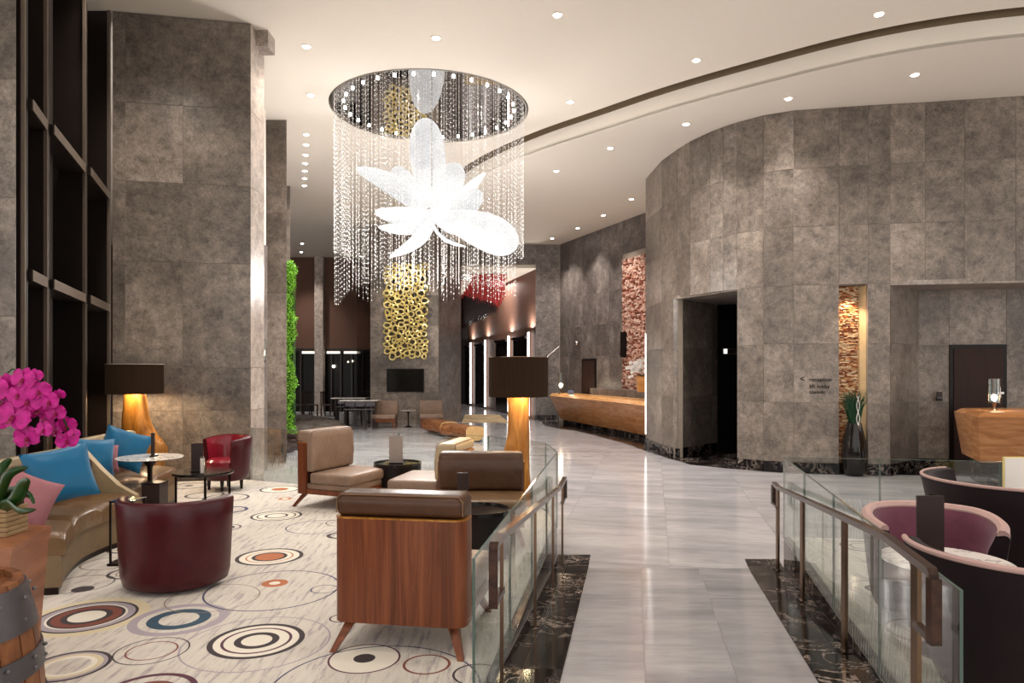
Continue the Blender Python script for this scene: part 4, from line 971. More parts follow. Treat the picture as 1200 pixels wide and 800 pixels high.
# ------------------------------------------------------------------ tub chairs
def tub(name, label, loc, rz, rt, rb, h, mo, mi, rim_mat=None, open_=1.15, thick=.08, seat_h=.40, low=0., seat_mat=None, legs=True, floorgap=.0, e=1.0, curl=0, rimr=.012):
    t = thing(name, label, 'armchair', loc, rz)      # opens to local -y
    a0, a1 = -PI/2+open_, 1.5*PI-open_; n = 40; prof_n = 0; vs = []; fs = []; vi = []; fi = []
    def hh(u): q = abs(u*2-1); return h-low*max(0, (q-.45)/.55)**1.5
    def P(a, r, z): return (r*math.cos(a)*e, r*math.sin(a), z)
    outer, inner_, rimp = [], [], []
    for i in range(n+1):
        u = i/n; a = a0+(a1-a0)*u; H = hh(u); g = floorgap
        outer.append([P(a, rb-.06, g), P(a, rb-.015, g+.02), P(a, rb+(rt-rb)*.12, g+.09), P(a, rb+(rt-rb)*.4, g+(H-g)*.4), P(a, rb+(rt-rb)*.75, g+(H-g)*.75), P(a, rt, H-.02), P(a, rt-.01, H-.003), P(a, rt-thick*.5, H+.006), P(a, rt-thick+.01, H-.003)])
        inner_.append([P(a, rt-thick+.01, H-.003), P(a, rt-thick, H-.03), P(a, rb-thick+(rt-rb)*.6, seat_h+.5*(H-seat_h)), P(a, rb-thick, seat_h-.05)])
        rimp.append(P(a, rt-(thick*.45 if rimr >= .02 else .005), H))
    def skin(rows):
        k = len(rows[0]); return [p for r in rows for p in r], [(i*k+j, (i+1)*k+j, (i+1)*k+j+1, i*k+j+1) for i in range(len(rows)-1) for j in range(k-1)]
    m = MB(); v_, f_ = skin(outer); m.add(v_, f_)
    for r_ in (0, n):
        q = outer[r_]+inner_[r_][1:]; m.add(q, [tuple(range(len(q)))])
    obj('outer_shell', m, mo, t, 60)
    m = MB(); v_, f_ = skin(inner_); m.add(v_, f_); obj('inner_back', m, mi, t, 60)
    m = MB(); m.lathe([(0,floorgap+.01),(rb-.065,floorgap+.01),(rb-.06,floorgap+.03),(rb-.03,seat_h-.15),(0,seat_h-.15)], 32, sx=e); obj('seat_base', m, mo, t)
    m = MB(); m.lathe([(0,seat_h-.15),(rb-thick-.02,seat_h-.15),(rb-thick-.005,seat_h-.12),(rb-thick-.005,seat_h-.03),(rb-thick-.04,seat_h),(0,seat_h+.012)], 32, sx=e); obj('seat_cushion', m, seat_mat or mi, t)
    if rim_mat: m = MB(); m.tube(rimp, .034 if rimr >= .02 else rimr, 8, flat=1.0); obj('piping', m, rim_mat, t)
    if legs:
        for a in (PI/4, 3*PI/4, 5*PI/4, 7*PI/4):
            x, y = (rb-.1)*math.cos(a)*e, (rb-.1)*math.sin(a); m = MB().tube([(x,y,0),(x,y,floorgap+.02)], [.016,.026], 8); obj('leg', m, M_dark, t)
    return t
tub('tub_chair', 'oxblood leather tub chair in the foreground seen from behind', ((208-600)/FPX*5.12, 5.12, LZ), face_dir(-.12, .98), .40, .37, .64, M_redl, M_redl, None, 1.6, .07, .38, .0, floorgap=.02, legs=False)
tub('tub_chair', 'red leather tub chair on dark legs beside the stone wall', ((264-600)/FPX*9.15, 9.15, LZ), face_dir(-.55, -.83), .335, .30, .69, M_redl, plain('crimson_leather', srgb(134,28,44), .3, coat=.4), None, 1.2, .06, .40, .04, floorgap=.13)
tub('tub_chair', 'dark purple velvet chair at the far right of the right lounge, seen from behind', (3.80, 5.28, LZ), face_dir(.75, .55), .62, .50, .735, M_velvet, M_velvet, M_rose, 1.2, .09, .4, .0, floorgap=.06, curl=1)
tub('tub_chair', 'mauve velvet tub chair facing the camera behind the marble table', (2.62, 4.36, LZ), face_dir(-.25, -.97), .40, .34, .64, M_velvet, M_mauve, M_rose, 1.05, .08, .4, .06, floorgap=.06, rimr=.02)
tub('tub_chair', 'nearest dark purple velvet chair seen from behind at the right edge', (2.40, 3.27, LZ), face_dir(.12, .99), .50, .37, .725, M_velvet, M_mauve, M_rose, 1.25, .08, .4, .0, floorgap=.06, rimr=.014)
tub('tub_chair', 'mauve velvet chair of which only an arm shows at the right edge', (3.32, 3.72, LZ), face_dir(-.98, .1), .43, .36, .67, M_velvet, M_mauve, M_rose, 1.05, .08, .4, .06, floorgap=.06, rimr=.02)
# ------------------------------------------------------------------ tables
def pedestal_table(label, x, d, z0, h, r, top, box=False, grp=None, stem=.02):
    t = thing('pedestal_table', label, 'table', (x, d, z0), 0, grp)
    m = MB().lathe([(0,h-.03),(r*.6,h-.025),(r*.97,h-.012),(r,h-.006),(r-.004,h),(0,h)], 40); obj('table_top', m, top, t)
    m = MB().lathe([(0,h-.03),(.07,h-.035),(stem*1.3,h-.1),(stem,h*.5),(stem*1.1,.06),(r*.45,.015),(r*.47,0),(0,0)], 24); obj('pedestal', m, M_darkm, t)
    return t
pedestal_table('round white marble table with thin dark stem before the far sofa section', -3.57, 6.9, LZ, .70, .305, M_wmarble)
bx = thing('box_stool', 'dark brown box stool under the round white table', 'stool', ((181.5-600)/FPX*6.6, 6.6, LZ)); m = MB().rbox(-.085,.085,-.085,.085,.02,.49,.006,1); obj('box_body', m, M_card, bx); m = MB().box(-.088,.088,-.088,.088,.49,.5); obj('box_lid', m, M_dark, bx, 0)
m = MB().box(-.075,.075,-.075,.075,0,.02); obj('foot', m, M_darkm, bx, 0)
menu('thin dark menu holder on the white marble table', (179-600)/FPX*6.9, 6.9, LZ+.70, .03, .235, .0)
dt = thing('glass_top_table', 'low dark round table on thin legs before the red tub chair', 'table', ((238-600)/FPX*7.7, 7.7, LZ))
m = MB().lathe([(0,.415),(.31,.415),(.32,.43),(.315,.445),(0,.445)], 40); obj('table_top', m, M_black2, dt)
for a in (.5, 1.9, 3.6, 5.2):
    m = MB().tube([(.27*math.cos(a), .27*math.sin(a), 0), (.27*math.cos(a), .27*math.sin(a), .42)], .014, 6); obj('leg', m, M_darkm, dt)
menu('black and white menu holder on the low dark table', (231-600)/FPX*7.65, 7.65, LZ+.445, .12, .31, .5, (M_card, M_silver))
sc2 = thing('silver_card_holder', 'small silver card holder in front of the black menu holder', 'card holder', (235/1-0, 0, 0)); p = px(235, 552, 7.42); sc2.location = (p.x, 7.46, LZ+.445)
m = MB(); m.tube([(-.022,0,0),(-.022,0,.17),(-.012,0,.185),(.012,0,.185),(.022,0,.17),(.022,0,0)], .005, 6); obj('wire_frame', m, M_steel, sc2); m = MB().box(-.02,.02,-.002,.002,.01,.17); obj('card', m, M_paper, sc2, 0)
st = thing('side_table', 'small black wire side table left of the foreground tub chair', 'side table', ((150-600)/FPX*5.65, 5.65, LZ))
for a in (-.09, .09):
    for b in (-.09, .09): obj('leg', MB().box(a-.007,a+.007,b-.007,b+.007,.02,.5), M_darkm, st, 0)
obj('table_top', MB().rbox(-.1,.1,-.1,.1,.5,.515,.004,1), M_black2, st); obj('base_plate', MB().rbox(-.11,.11,-.11,.11,0,.02,.004,1), M_darkm, st)
pedestal_table('round white marble table between the purple velvet chairs', 2.38, 3.84, LZ, .51, .33, M_wmarble)
menu('tall dark menu card on the marble table among the purple chairs', (1090-600)/FPX*3.72, 3.72, LZ+.51, .135, .375, -.1)
pedestal_table('small marble table behind the far purple velvet chair', 4.32, 5.72, LZ, .5, .24, M_wmarble)
sgn = thing('framed_card', 'white framed card standing behind the far purple velvet chair', 'card stand', ((1184.5-600)/FPX*5.75, 5.72, LZ+.5))
m = MB(); m.box(-.085,.085,-.008,.008,.0,.345); obj('card_frame', m, M_gold, sgn, 0); m = MB().box(-.076,.076,-.012,.0,.01,.336); obj('card_sheet', m, M_paper, sgn, 0); m = MB().rbox(-.06,.06,-.03,.05,0,.012,.003,1); obj('foot', m, M_gold, sgn)
pedestal_table('small white table between the two taupe slipper chairs', (479-600)/FPX*23, 22.9, 0, .55, .27, M_wmarble)
# dining tables and stools, far left
M_st = plain('stool_metal', srgb(96,92,98), .3, .8)
for i, (x, y, d) in enumerate(((415,0,24.5),(428,0,22.6))):
    t = thing('high_table', ['long white-topped high table farther back by the smoked screen', 'long white-topped high table nearer, by the television pillar'][i], 'table', ((x-600)/FPX*d, d, 0), 0, 'high tables at the far left')
    obj('table_top', MB().rbox(-.75,.45,-.3,.3,.87,.9,.005,1), M_wmarble, t)
    for a in (-.6,.3): obj('leg', MB().box(a-.03,a+.03,-.2,.2,0,.87), M_darkm, t, 0)
stp = None; k = 0
for d, xs in ((23.6,(400,411,422,433)),(21.9,(409,421,433))):
    for x in xs:
        p = px(x, 0, d); lab = ['leftmost steel stool of the farther high table','second steel stool of the farther high table','third steel stool of the farther high table','rightmost steel stool of the farther high table','left steel stool at the nearer high table','middle steel stool at the nearer high table','right steel stool at the nearer high table'][k]; k += 1
        if stp is None:
            stp = thing('bar_stool', lab, 'stool', (p.x, p.y, 0), 0, 'steel stools at the high tables'); obj('seat', MB().rbox(-.15,.15,-.15,.15,.62,.65,.01,1), M_st, stp)
            for a in (-.14,.14):
                for b in (-.14,.14): obj('leg', MB().tube([(a*1.2,b*1.2,0),(a*.8,b*.8,.62)], .012, 5), M_st, stp)
            obj('backrest', MB().rbox(-.15,.15,.12,.14,.72,.86,.005,1), M_st, stp)
        else: dup(stp, (p.x, p.y, 0), 0, lab)
fc = None
for i, x in enumerate((349, 364, 384)):
    p = px(x, 0, 28.5); lab = ['left','middle','right'][i]+' dark slatted dining chair under the far windows'
    if fc is None:
        fc = thing('dining_chair', lab, 'chair', (p.x, p.y, 0), .4, 'dark dining chairs under the far windows')
        obj('seat', MB().rbox(-.22,.22,-.22,.22,.43,.47,.01,1), M_walnutd, fc); obj('back_frame', MB().box(-.22,.22,.2,.23,.95,1.0), M_walnutd, fc, 0)
        for a in (-.2,-.1,0,.1,.2): obj('spindle', MB().box(a-.012,a+.012,.2,.225,.47,.95), M_walnutd, fc, 0)
        for a in (-.19,.19):
            for b in (-.19,.19): obj('leg', MB().box(a-.02,a+.02,b-.02,b+.02,0,.43), M_walnutd, fc, 0)
    else: dup(fc, (p.x, p.y, 0), .4+.5*i, lab)
# ------------------------------------------------------------------ log benches
def log(label, a, b, w_, h, seed):
    t = thing('log_bench', label, 'bench', (a.x, a.y, 0), math.atan2((b-a).y, (b-a).x)); L = (b-a).length; m = MB(); n = 14; k = 12; vs = []
    for i in range(n+1):
        u = i/n
        for j in range(k):
            g = 2*PI*j/k+PI/k; c_, s_ = math.cos(g), math.sin(g); r = 1+.1*mnoise.noise(Vector((u*3, c_+seed, s_)))
            z = h*.55+h*.45*math.copysign(abs(s_)**.5, s_)*r; z = min(z, h) if s_ > 0 else max(z, 0.02+.05*abs(c_))
            vs.append((u*L, w_/2*math.copysign(abs(c_)**.5, c_)*r*(1 if s_ > -.3 else .75), z))
    m.add(vs, [(i*k+j, (i+1)*k+j, (i+1)*k+(j+1) % k, i*k+(j+1) % k) for i in range(n) for j in range(k)]); obj('log_body', m, M_log, t, 40)
    for i in (0, n):
        mm = MB(); mm.add(vs[i*k:(i+1)*k], [tuple(range(k))]); obj('sawn_end', mm, M_endwood, t, 0)
a = fl(497,505); log('carved log bench farther left, before the television pillar', Vector((-2.42, 20.9)), Vector((-1.75, 19.6)), .55, .42, 1)
log('carved log bench nearer right, before the television pillar', Vector((-1.72, 19.2)), Vector((-.95, 18.0)), .55, .42, 5)
# ------------------------------------------------------------------ reception desk, right podium, pedestal
def flared_desk(name, label, topf, botf, depth, z0, z1, plinth=True, ztop=None, matt=None):
    t = thing(name, label, 'desk', (0,0,0)); m = MB(); T = [Vector(p) for p in topf]; Bt = [Vector(p) for p in botf]; D = Vector(depth)
    for i in range(len(T)-1):
        m.hexa([(Bt[i].x,Bt[i].y,z0),(Bt[i+1].x,Bt[i+1].y,z0),(Bt[i+1].x+D.x,Bt[i+1].y+D.y,z0),(Bt[i].x+D.x,Bt[i].y+D.y,z0)],
               [(T[i].x,T[i].y,z1-.1),(T[i+1].x,T[i+1].y,z1-.1),(T[i+1].x+D.x,T[i+1].y+D.y,z1-.1),(T[i].x+D.x,T[i].y+D.y,z1-.1)])
    obj('desk_body', m, M_desk, t, 20); m = MB()
    for i in range(len(T)-1):
        a, b = T[i], T[i+1]; u = D*.18
        m.hexa([(a.x,a.y,z1-.1),(b.x,b.y,z1-.1),(b.x+D.x,b.y+D.y,z1-.1),(a.x+D.x,a.y+D.y,z1-.1)], [(a.x+u.x*.6,a.y+u.y*.6,z1),(b.x+u.x*.6,b.y+u.y*.6,z1),(b.x+D.x,b.y+D.y,z1),(a.x+D.x,a.y+D.y,z1)])
    obj('desk_top', m, matt or M_amberl, t, 20)
    if plinth:
        m = MB()
        for i in range(len(T)-1):
            q = [Bt[i]+D*.12, Bt[i+1]+D*.12, Bt[i+1]+D, Bt[i]+D]; m.prism([(p.x, p.y) for p in q], .0, z0)
        obj('plinth', m, M_black, t, 0)
    return t
M_amberl = wood('desk_top_wood', srgb(186,128,72), srgb(212,156,96), srgb(226,174,116), .25, (1.2,1.2,9))
flared_desk('reception_desk', 'long slanted wooden reception desk on black plinth behind the curved wall', [(1.32,24.6),(2.1,22.1),(2.85,19.8),(3.35,17.9),(3.75,16.8)], [(1.72,24.7),(2.35,22.4),(3.05,20.2),(3.55,18.4),(3.95,17.3)], (.75,.3), .14, 1.06)
m = MB(); la, lb = onL(R0, R2, 705), onL(R0, R2, 790); m.prism([(la.x-.4,la.y-.16),(lb.x-.4,lb.y-.16),(lb.x,lb.y),(la.x,la.y)], 0, 1.27); tag(obj('back_counter', m, M_wall2, smooth=0), 'low grey stone ledge behind the reception desk', 'counter')
def glass_lamp(label, p, s):
    t = thing('candle_lamp', label, 'lamp', p)
    m = MB().lathe([(0,0),(.055*s,0),(.05*s,.01*s),(.02*s,.03*s),(.014*s,.06*s),(.03*s,.09*s),(.03*s,.11*s),(0,.11*s)], 16); obj('lamp_foot', m, M_bronze, t)
    m = MB().lathe([(.075*s,.12*s),(.075*s,.5*s),(.071*s,.5*s),(.071*s,.12*s),(.075*s,.12*s)], 24); obj('glass_tube', m, M_glass, t)
    m = MB(); 
    for z in (.12*s,.4*s,.5*s): m.lathe([(.072*s,z),(.079*s,z),(.079*s,z+.008*s),(.072*s,z+.008*s),(.072*s,z)], 24)
    for k in range(4): a = PI/4+PI/2*k; m.tube([(.078*s*math.cos(a),.078*s*math.sin(a),.1*s),(.078*s*math.cos(a),.078*s*math.sin(a),.5*s)], .004*s, 4)
    obj('wire_cage', m, M_bronze, t)
    m = MB().ico((0,0,.2*s), .045*s, 2, (1,1,1.3)); obj('glowing_bulb', m, M_bulb, t); point_lamp('candle_light', (p[0], p[1]-.12, p[2]+.22*s), 6, (1,.75,.5), .04)
glass_lamp('glass cylinder lamp glowing on the left end of the reception desk', (px(657,0,24.0).x, 23.9, 1.065), 1.4)
mb_ = MB().rbox(-.1,.1,-.08,.08,0,.12,.02,2); tag(obj('desk_phone', mb_, plain('blue_grey_plastic', srgb(120,130,160), .3), loc=(px(665,0,23.3).x+.12,23.4,1.062)), 'small bluish phone beside the glass lamp on the reception desk', 'phone')
# white orchid in a wooden pot
pw = px(749,457,18.9); wo = thing('potted_orchid', 'white orchid in a tapered wooden pot behind the reception desk', 'plant', (pw.x+.0, 18.95, 1.27)); wo.location = (px(750,0,19.0).x+.06, 19.0, 1.27)
m = MB().lathe([(.17,0),(.23,.42),(.21,.42),(.19,.38),(0,.38)], 4, a0=PI/4, a1=2*PI+PI/4); obj('pot', m, M_amberl, wo, 0)
rnd = random.Random(4); m = MB()
for i in range(16):
    a = rnd.uniform(0, 2*PI); L = rnd.uniform(.15,.32); m.grid(lambda u, v: (math.cos(a)*L*u+math.sin(a)*(v-.5)*.07*math.sin(PI*u+.2), math.sin(a)*L*u-math.cos(a)*(v-.5)*.07*math.sin(PI*u+.2), .4+.22*u-.2*u*u), 4, 2)
obj('leaves', m, M_leaf, wo)['kind'] = 'stuff'
m = MB()
for i in range(60):
    q = Vector((rnd.gauss(-.16,.13), rnd.gauss(-.05,.08), .66+rnd.gauss(0,.10))); r = .05
    for k in range(5):
        a = 2*PI*k/5+i; u = Vector((math.cos(a), -.25, math.sin(a))); s_ = Vector((-math.sin(a), 0, math.cos(a)))
        m.add([q, q+u*r*.6+s_*r*.5, q+u*r*1.15, q+u*r*.6-s_*r*.5], [(0,1,2,3)])
for s_ in (-.2, .0): m.tube([(0,0,.38),(s_*.3,-.02,.6),(s_-.05,-.04,.72)], .006, 5)
obj('blossom', m, M_whitep, wo, 0)['kind'] = 'stuff'
# wall fittings over reception
for i, (x, y, lab) in enumerate(((676,402,'small round camera fitting on the reception wall'),(649,412,'thin angled reading light on the stone wall left of reception'))):
    d = 24.6 if i == 0 else 25.85; p = px(x, y, d); t = thing('wall_fitting', lab, 'fitting', p)
    if i == 0: obj('globe', MB().ico((0,0,0), .09, 2), M_steel, t); obj('bracket', MB().box(-.03,.25,0,.1,-.05,.05), M_darkm, t, 0)
    else: obj('arm', MB().tube([(-.25,0,-.18),(.22,-.05,.22)], .02, 6), M_steel, t); obj('mount', MB().box(-.3,-.2,0,.15,-.25,-.12), M_darkm, t, 0)
# right podium
pd = thing('host_desk', 'faceted wooden host desk with lamp by the set back door', 'desk')
A_, B_, C_ = (px(1123,0,11.9).x, 11.9), (px(1148,0,10.75).x, 10.75), (9.2, 10.4)
T = [(px(1118,0,12.0).x, 12.0), (px(1146,0,10.6).x, 10.6), (9.2, 10.2)]
Bt = [(px(1127,0,12.1).x, 12.1), (px(1149,0,10.9).x, 10.9), (9.2, 10.5)]
m = MB(); zt, zc, zb = 1.21, 1.15, .42
back = [(9.2, 12.2), (T[0][0]+.1, 12.25)]
m.prism(Bt+[(9.2,12.2),(Bt[0][0]+.1,12.3)], zb, zb+.001)
fs_b = Bt+[(9.2,12.2)]; fs_t = T+[(9.2,12.2)]
m = MB(); m.add([(x,y,zb) for x,y in fs_b]+[(x,y,zc) for x,y in fs_t], [(0,1,2,3)[::-1],(4,5,6,7),(0,1,5,4),(1,2,6,5),(2,3,7,6),(3,0,4,7)]); obj('desk_body', m, M_desk, pd, 10)
cx0, cy0 = 8.6, 11.5; fs_u = [(x+(cx0-x)*.1, y+(cy0-y)*.1) for x, y in fs_t]
m = MB(); m.add([(x,y,zc) for x,y in fs_t]+[(x,y,zt) for x,y in fs_u], [(0,1,2,3)[::-1],(4,5,6,7),(0,1,5,4),(1,2,6,5),(2,3,7,6),(3,0,4,7)]); obj('desk_top', m, M_desk, pd, 10)
fs_p = [(x+(cx0-x)*.12, y+(cy0-y)*.12) for x, y in fs_b]; m = MB(); m.prism(fs_p, .0, zb); obj('plinth', m, M_black, pd, 0)
glass_lamp('glass cylinder lamp glowing on the host desk at the right', (px(1165,0,11.3).x, 11.3, 1.21), 1.0)
obj('lamp_tray', MB().box(-.001,.001,-.001,.001,0,.001), M_darkm, pd) if False else None
# tall grass in a black vase
vx = a_v = Vector(onW(1001)); vs_ = thing('potted_grass', 'tall green grass with a white twig in a black fluted vase in the lit niche', 'plant', (px(1001,0,12.32).x, 12.32, .0))
m = MB(); rp = 12; pr = [(.15,.01),(.19,.10),(.205,.35),(.19,.6),(.14,.82),(.115,.93)]
vv = []; n = 48
for i in range(n):
    a = 2*PI*i/n; g = 1-.07*abs(math.sin(a*rp/2)); vv += [(r*g*math.cos(a), r*g*math.sin(a), z) for r, z in pr]
k = len(pr); m.add(vv, [(i*k+j, ((i+1)%n)*k+j, ((i+1)%n)*k+j+1, i*k+j+1) for i in range(n) for j in range(k-1)]+[tuple(i*k for i in range(n))[::-1], tuple(i*k+k-1 for i in range(n))]); obj('vase', m, M_black2, vs_, 50)
rnd = random.Random(8); m = MB()
for i in range(190):
    a = rnd.uniform(0, 2*PI); s_ = rnd.uniform(0,1)**.6*.26; L = rnd.uniform(.42,.66); b0 = Vector((rnd.uniform(-.07,.07), rnd.uniform(-.07,.07), .9)); w_ = .006
    tip = b0+Vector((math.cos(a)*s_, math.sin(a)*s_*.6, L)); mid = b0.lerp(tip, .55)+Vector((-math.cos(a)*s_*.12, 0, .02))
    m.add([b0-Vector((w_,0,0)), b0+Vector((w_,0,0)), mid+Vector((w_,0,0)), mid-Vector((w_,0,0)), tip], [(0,1,2,3),(3,2,4)])
obj('grass_blades', m, M_grass, vs_, 0)['kind'] = 'stuff'
for s_ in (-1, 1):
    m = MB(); m.tube([(s_*.025*math.sin(z*14), -.14, .9+z) for z in [i*.03 for i in range(18)]], .005, 5); obj('twig', m, M_whitep, vs_)
# green wall and planter
gw = thing('green_wall', 'tall narrow living green wall beside the second stone pillar', 'plant', ((341-600)/FPX*16, 16.0, 0))
obj('backing_board', MB().box(-.16,.05,.0,.2,.5,4.3), M_leaf, gw, 0)
rnd = random.Random(6); m = MB()
for i in range(5200):
    x = rnd.uniform(-.15,.09); z = rnd.uniform(.42,4.35); y = rnd.uniform(-.12,.02); x += .05*math.sin(z*5)+.03*math.sin(z*17); q = Vector((x, y, z)); r = rnd.uniform(.02,.045)
    u = Vector((rnd.gauss(0,1), rnd.gauss(0,.5)-.4, rnd.gauss(0,1)-.3)).normalized(); s_ = u.cross(Vector((rnd.gauss(0,1), rnd.gauss(0,1), rnd.gauss(0,1)))).normalized()
    m.add([q, q+u*r*.6+s_*r*.35, q+u*r*1.3, q+u*r*.6-s_*r*.35], [(0,1,2,3)])
obj('foliage', m, M_green, gw, 0)['kind'] = 'stuff'
area_lamp('green_wall_light', ((341-600)/FPX*16+.3, 15.3, 5.4), .4, 45, rot=(math.radians(-30), 0, 0))
pbd = thing('pebble_bed', 'black stone bed with boulders below the green wall', 'planter')
P_ = [fl(334,532), fl(388,514), fl(385,500), fl(358,491), fl(345,491)]
m = MB(); m.prism([(p.x, p.y) for p in P_], .0, .08); obj('stone_tray', m, M_black, pbd, 0)
rnd = random.Random(2); q = 0
while q < 26:
    u = rnd.random(); v = rnd.random(); p = P_[0].lerp(P_[1], v).lerp(P_[4].lerp(P_[2], v), u*.75)
    s_ = rnd.uniform(.15,.42); mm = MB().ico((0,0,0), s_, 2, (1.3,1,.6)); mm.v = [tuple(Vector(w_)*(1+.2*mnoise.noise(Vector(w_)*3+Vector((q,0,0))))) for w_ in mm.v]
    obj('boulder', mm, M_pebble, pbd, 60, loc=(p.x, p.y, .08+s_*.3)); q += 1
# wall lamp on the left
p = px(297,413,11.0); wl = thing('wall_lamp', 'bright small wall lamp beside the left stone wall edge', 'lamp', (p.x+.03, p.y, p.z)); obj('bulb', MB().ico((0,0,0), .055, 2), M_bulb, wl); obj('glass_shade', MB().lathe([(.07,-.12),(.07,.22),(.067,.22),(.067,-.12),(.07,-.12)], 20, Matrix.Translation((.09,0,0))), M_glass, wl); obj('bracket', MB().box(.03,.15,-.03,.03,-.16,-.12), M_darkm, wl, 0)
point_lamp('wall_lamp_light', (p.x+.03, p.y-.1, p.z), 28, (1,.9,.8), .05)
# ------------------------------------------------------------------ near left: pedestal, barrel, orchid
pe = thing('wood_pedestal', 'faceted flared wooden pedestal carrying the magenta orchid', 'pedestal', (0,0,0))
T = [(-2.14,3.02),(-2.24,3.38),(-3.05,3.6),(-3.05,2.75)]; zt = 1.09
T = [(px(10,0,3.0).x,3.0),(px(56.5,0,3.42).x,3.42),(-3.3,3.62),(-3.3,2.9)]
mid = [(px(10,0,3.05).x,3.05),(px(48,0,3.38).x,3.38),(-3.3,3.58),(-3.3,2.95)]
m = MB(); zs = [(mid,LZ),(mid,.62),(T,1.0),([(x*.995,y*1.003) for x,y in T],zt)]
vv = [(x,y,z) for pl,z in zs for x,y in pl]; m.add(vv, [(3,2,1,0),(12,13,14,15)]+[(r*4+j, r*4+(j+1)%4, (r+1)*4+(j+1)%4, (r+1)*4+j) for r in range(3) for j in range(4)]); obj('pedestal_body', m, M_sawn, pe, 10)
ba = thing('wine_barrel', 'old oak barrel with riveted grey metal hoops at the lower left corner', 'barrel', (-1.905, 2.3, LZ)); ba.scale = (1, 1, .955)
def br(z): return .245+.065*(1-((z-.44)/.44)**2)
ns = 22
for i in range(ns):
    a0, a1 = 2*PI*i/ns+.012, 2*PI*(i+1)/ns-.012; m = MB(); zz = [.0,.1,.2,.3,.4,.5,.6,.7,.8,.88]
    vv = []; 
    for z in zz:
        r = br(z)
        vv += [(r*math.cos(a0), r*math.sin(a0), z), (r*math.cos(a1), r*math.sin(a1), z), ((r-.03)*math.cos(a1), (r-.03)*math.sin(a1), z), ((r-.03)*math.cos(a0), (r-.03)*math.sin(a0), z)]
    m.add(vv, [(3,2,1,0), tuple(len(vv)-4+j for j in range(4))]+[(r*4+j, r*4+(j+1)%4, (r+1)*4+(j+1)%4, (r+1)*4+j) for r in range(len(zz)-1) for j in range(4)]); obj('stave', m, M_barrel, ba, 40)
obj('barrel_head', MB().lathe([(0,.83),(.235,.83),(.235,.85),(0,.85)], 32), M_barrel, ba)
M_hoop = plain('hoop_metal', srgb(96,92,96), .45, .7, var=.2)
for z, h in ((.79,.15),(.60,.075),(.43,.075),(.26,.075),(.06,.1)):
    hp = obj('hoop', MB().lathe([(br(z-h/2)+.0,z-h/2),(br(z-h/2)+.006,z-h/2),(br(z+h/2)+.006,z+h/2),(br(z+h/2),z+h/2),(br(z-h/2),z-h/2)], 40), M_hoop, ba)
    for k in range(16):
        a = 2*PI*k/16+.15; 
        for dz in (-h*.25, h*.25): m = MB().ico(((br(z)+.008)*math.cos(a), (br(z)+.008)*math.sin(a), z+dz), .008, 1); obj('rivet', m, M_hoop, hp) if k in (0,1,2,14,15,13,12,3) else None
# orchid
OD = 3.2
oc = thing('potted_orchid', 'magenta orchid in a rough wooden planter on the pedestal', 'plant', (px(-12,0,OD+.06).x, OD+.06, zt))
m = MB(); 
for k in range(6): m.rbox(-.13,.13,-.075,.075,.0+k*.022,.0205+k*.022,.003,1)
obj('planter', m, M_planks, oc, 0)
m = MB(); rnd = random.Random(5)
for i in range(60): m.ico((rnd.uniform(-.11,.11), rnd.uniform(-.06,.06), .133+rnd.uniform(0,.01)), .014, 1)
obj('moss', m, M_pebble, oc)['kind'] = 'stuff'
def to_l(x, y, d): p = px(x, y, d); return p-oc.location
def leaf(pts, wmax):
    pts = [to_l(*p) for p in pts]; cvp = []; 
    def C(u):
        n_ = len(pts)-1; q = min(int(u*n_), n_-1); f = u*n_-q; a, b, c, d = [pts[min(max(j,0),n_)] for j in (q-1,q,q+1,q+2)]
        return .5*((2*b)+(c-a)*f+(2*a-5*b+4*c-d)*f*f+(3*b-a-3*c+d)*f**3)
    m = MB()
    def g(u, v):
        p = C(u); t_ = (C(min(1,u+.02))-C(max(0,u-.02))).normalized(); s_ = t_.cross(Vector((0,1,.3))).normalized(); n_ = s_.cross(t_)
        w_ = wmax*math.sin(PI*min(1, u*.9+.1))**.6; return p+s_*w_*(v-.5)+n_*abs(v-.5)*.02
    m.grid(g, 14, 4); o = obj('leaf', m, M_leaf, oc, 60); md = o.modifiers.new('s', 'SOLIDIFY'); md.thickness = .003
for p, w_ in (([(-10,600,3.25),(8,578,3.2),(30,580,3.1),(38,590,3.05)], .05), ([(-12,598,3.2),(0,575,3.15),(10,556,3.1),(32,548,3.1)], .045), ([(-5,600,3.22),(15,588,3.1),(25,570,3.05),(32,563,3.0)], .06), ([(-10,602,3.2),(5,590,3.15),(20,600,3.0),(40,598,2.95)], .04), ([(-12,600,3.3),(-8,560,3.25),(4,545,3.3),(12,538,3.3)], .045)): leaf(p, w_)
m = MB(); m.tube([to_l(*p) for p in ((-14,600,3.22),(-16,520,3.22),(-8,450,3.24),(15,432,3.25),(45,445,3.25),(66,472,3.25),(84,512,3.25))], .004, 6); obj('flower_stem', m, M_leaf, oc)
m = MB(); m.tube([to_l(*p) for p in ((-14,600,3.2),(-10,540,3.2),(0,470,3.2),(20,462,3.2),(30,490,3.2),(34,505,3.2))], .003, 6); obj('flower_stem', m, M_leaf, oc)
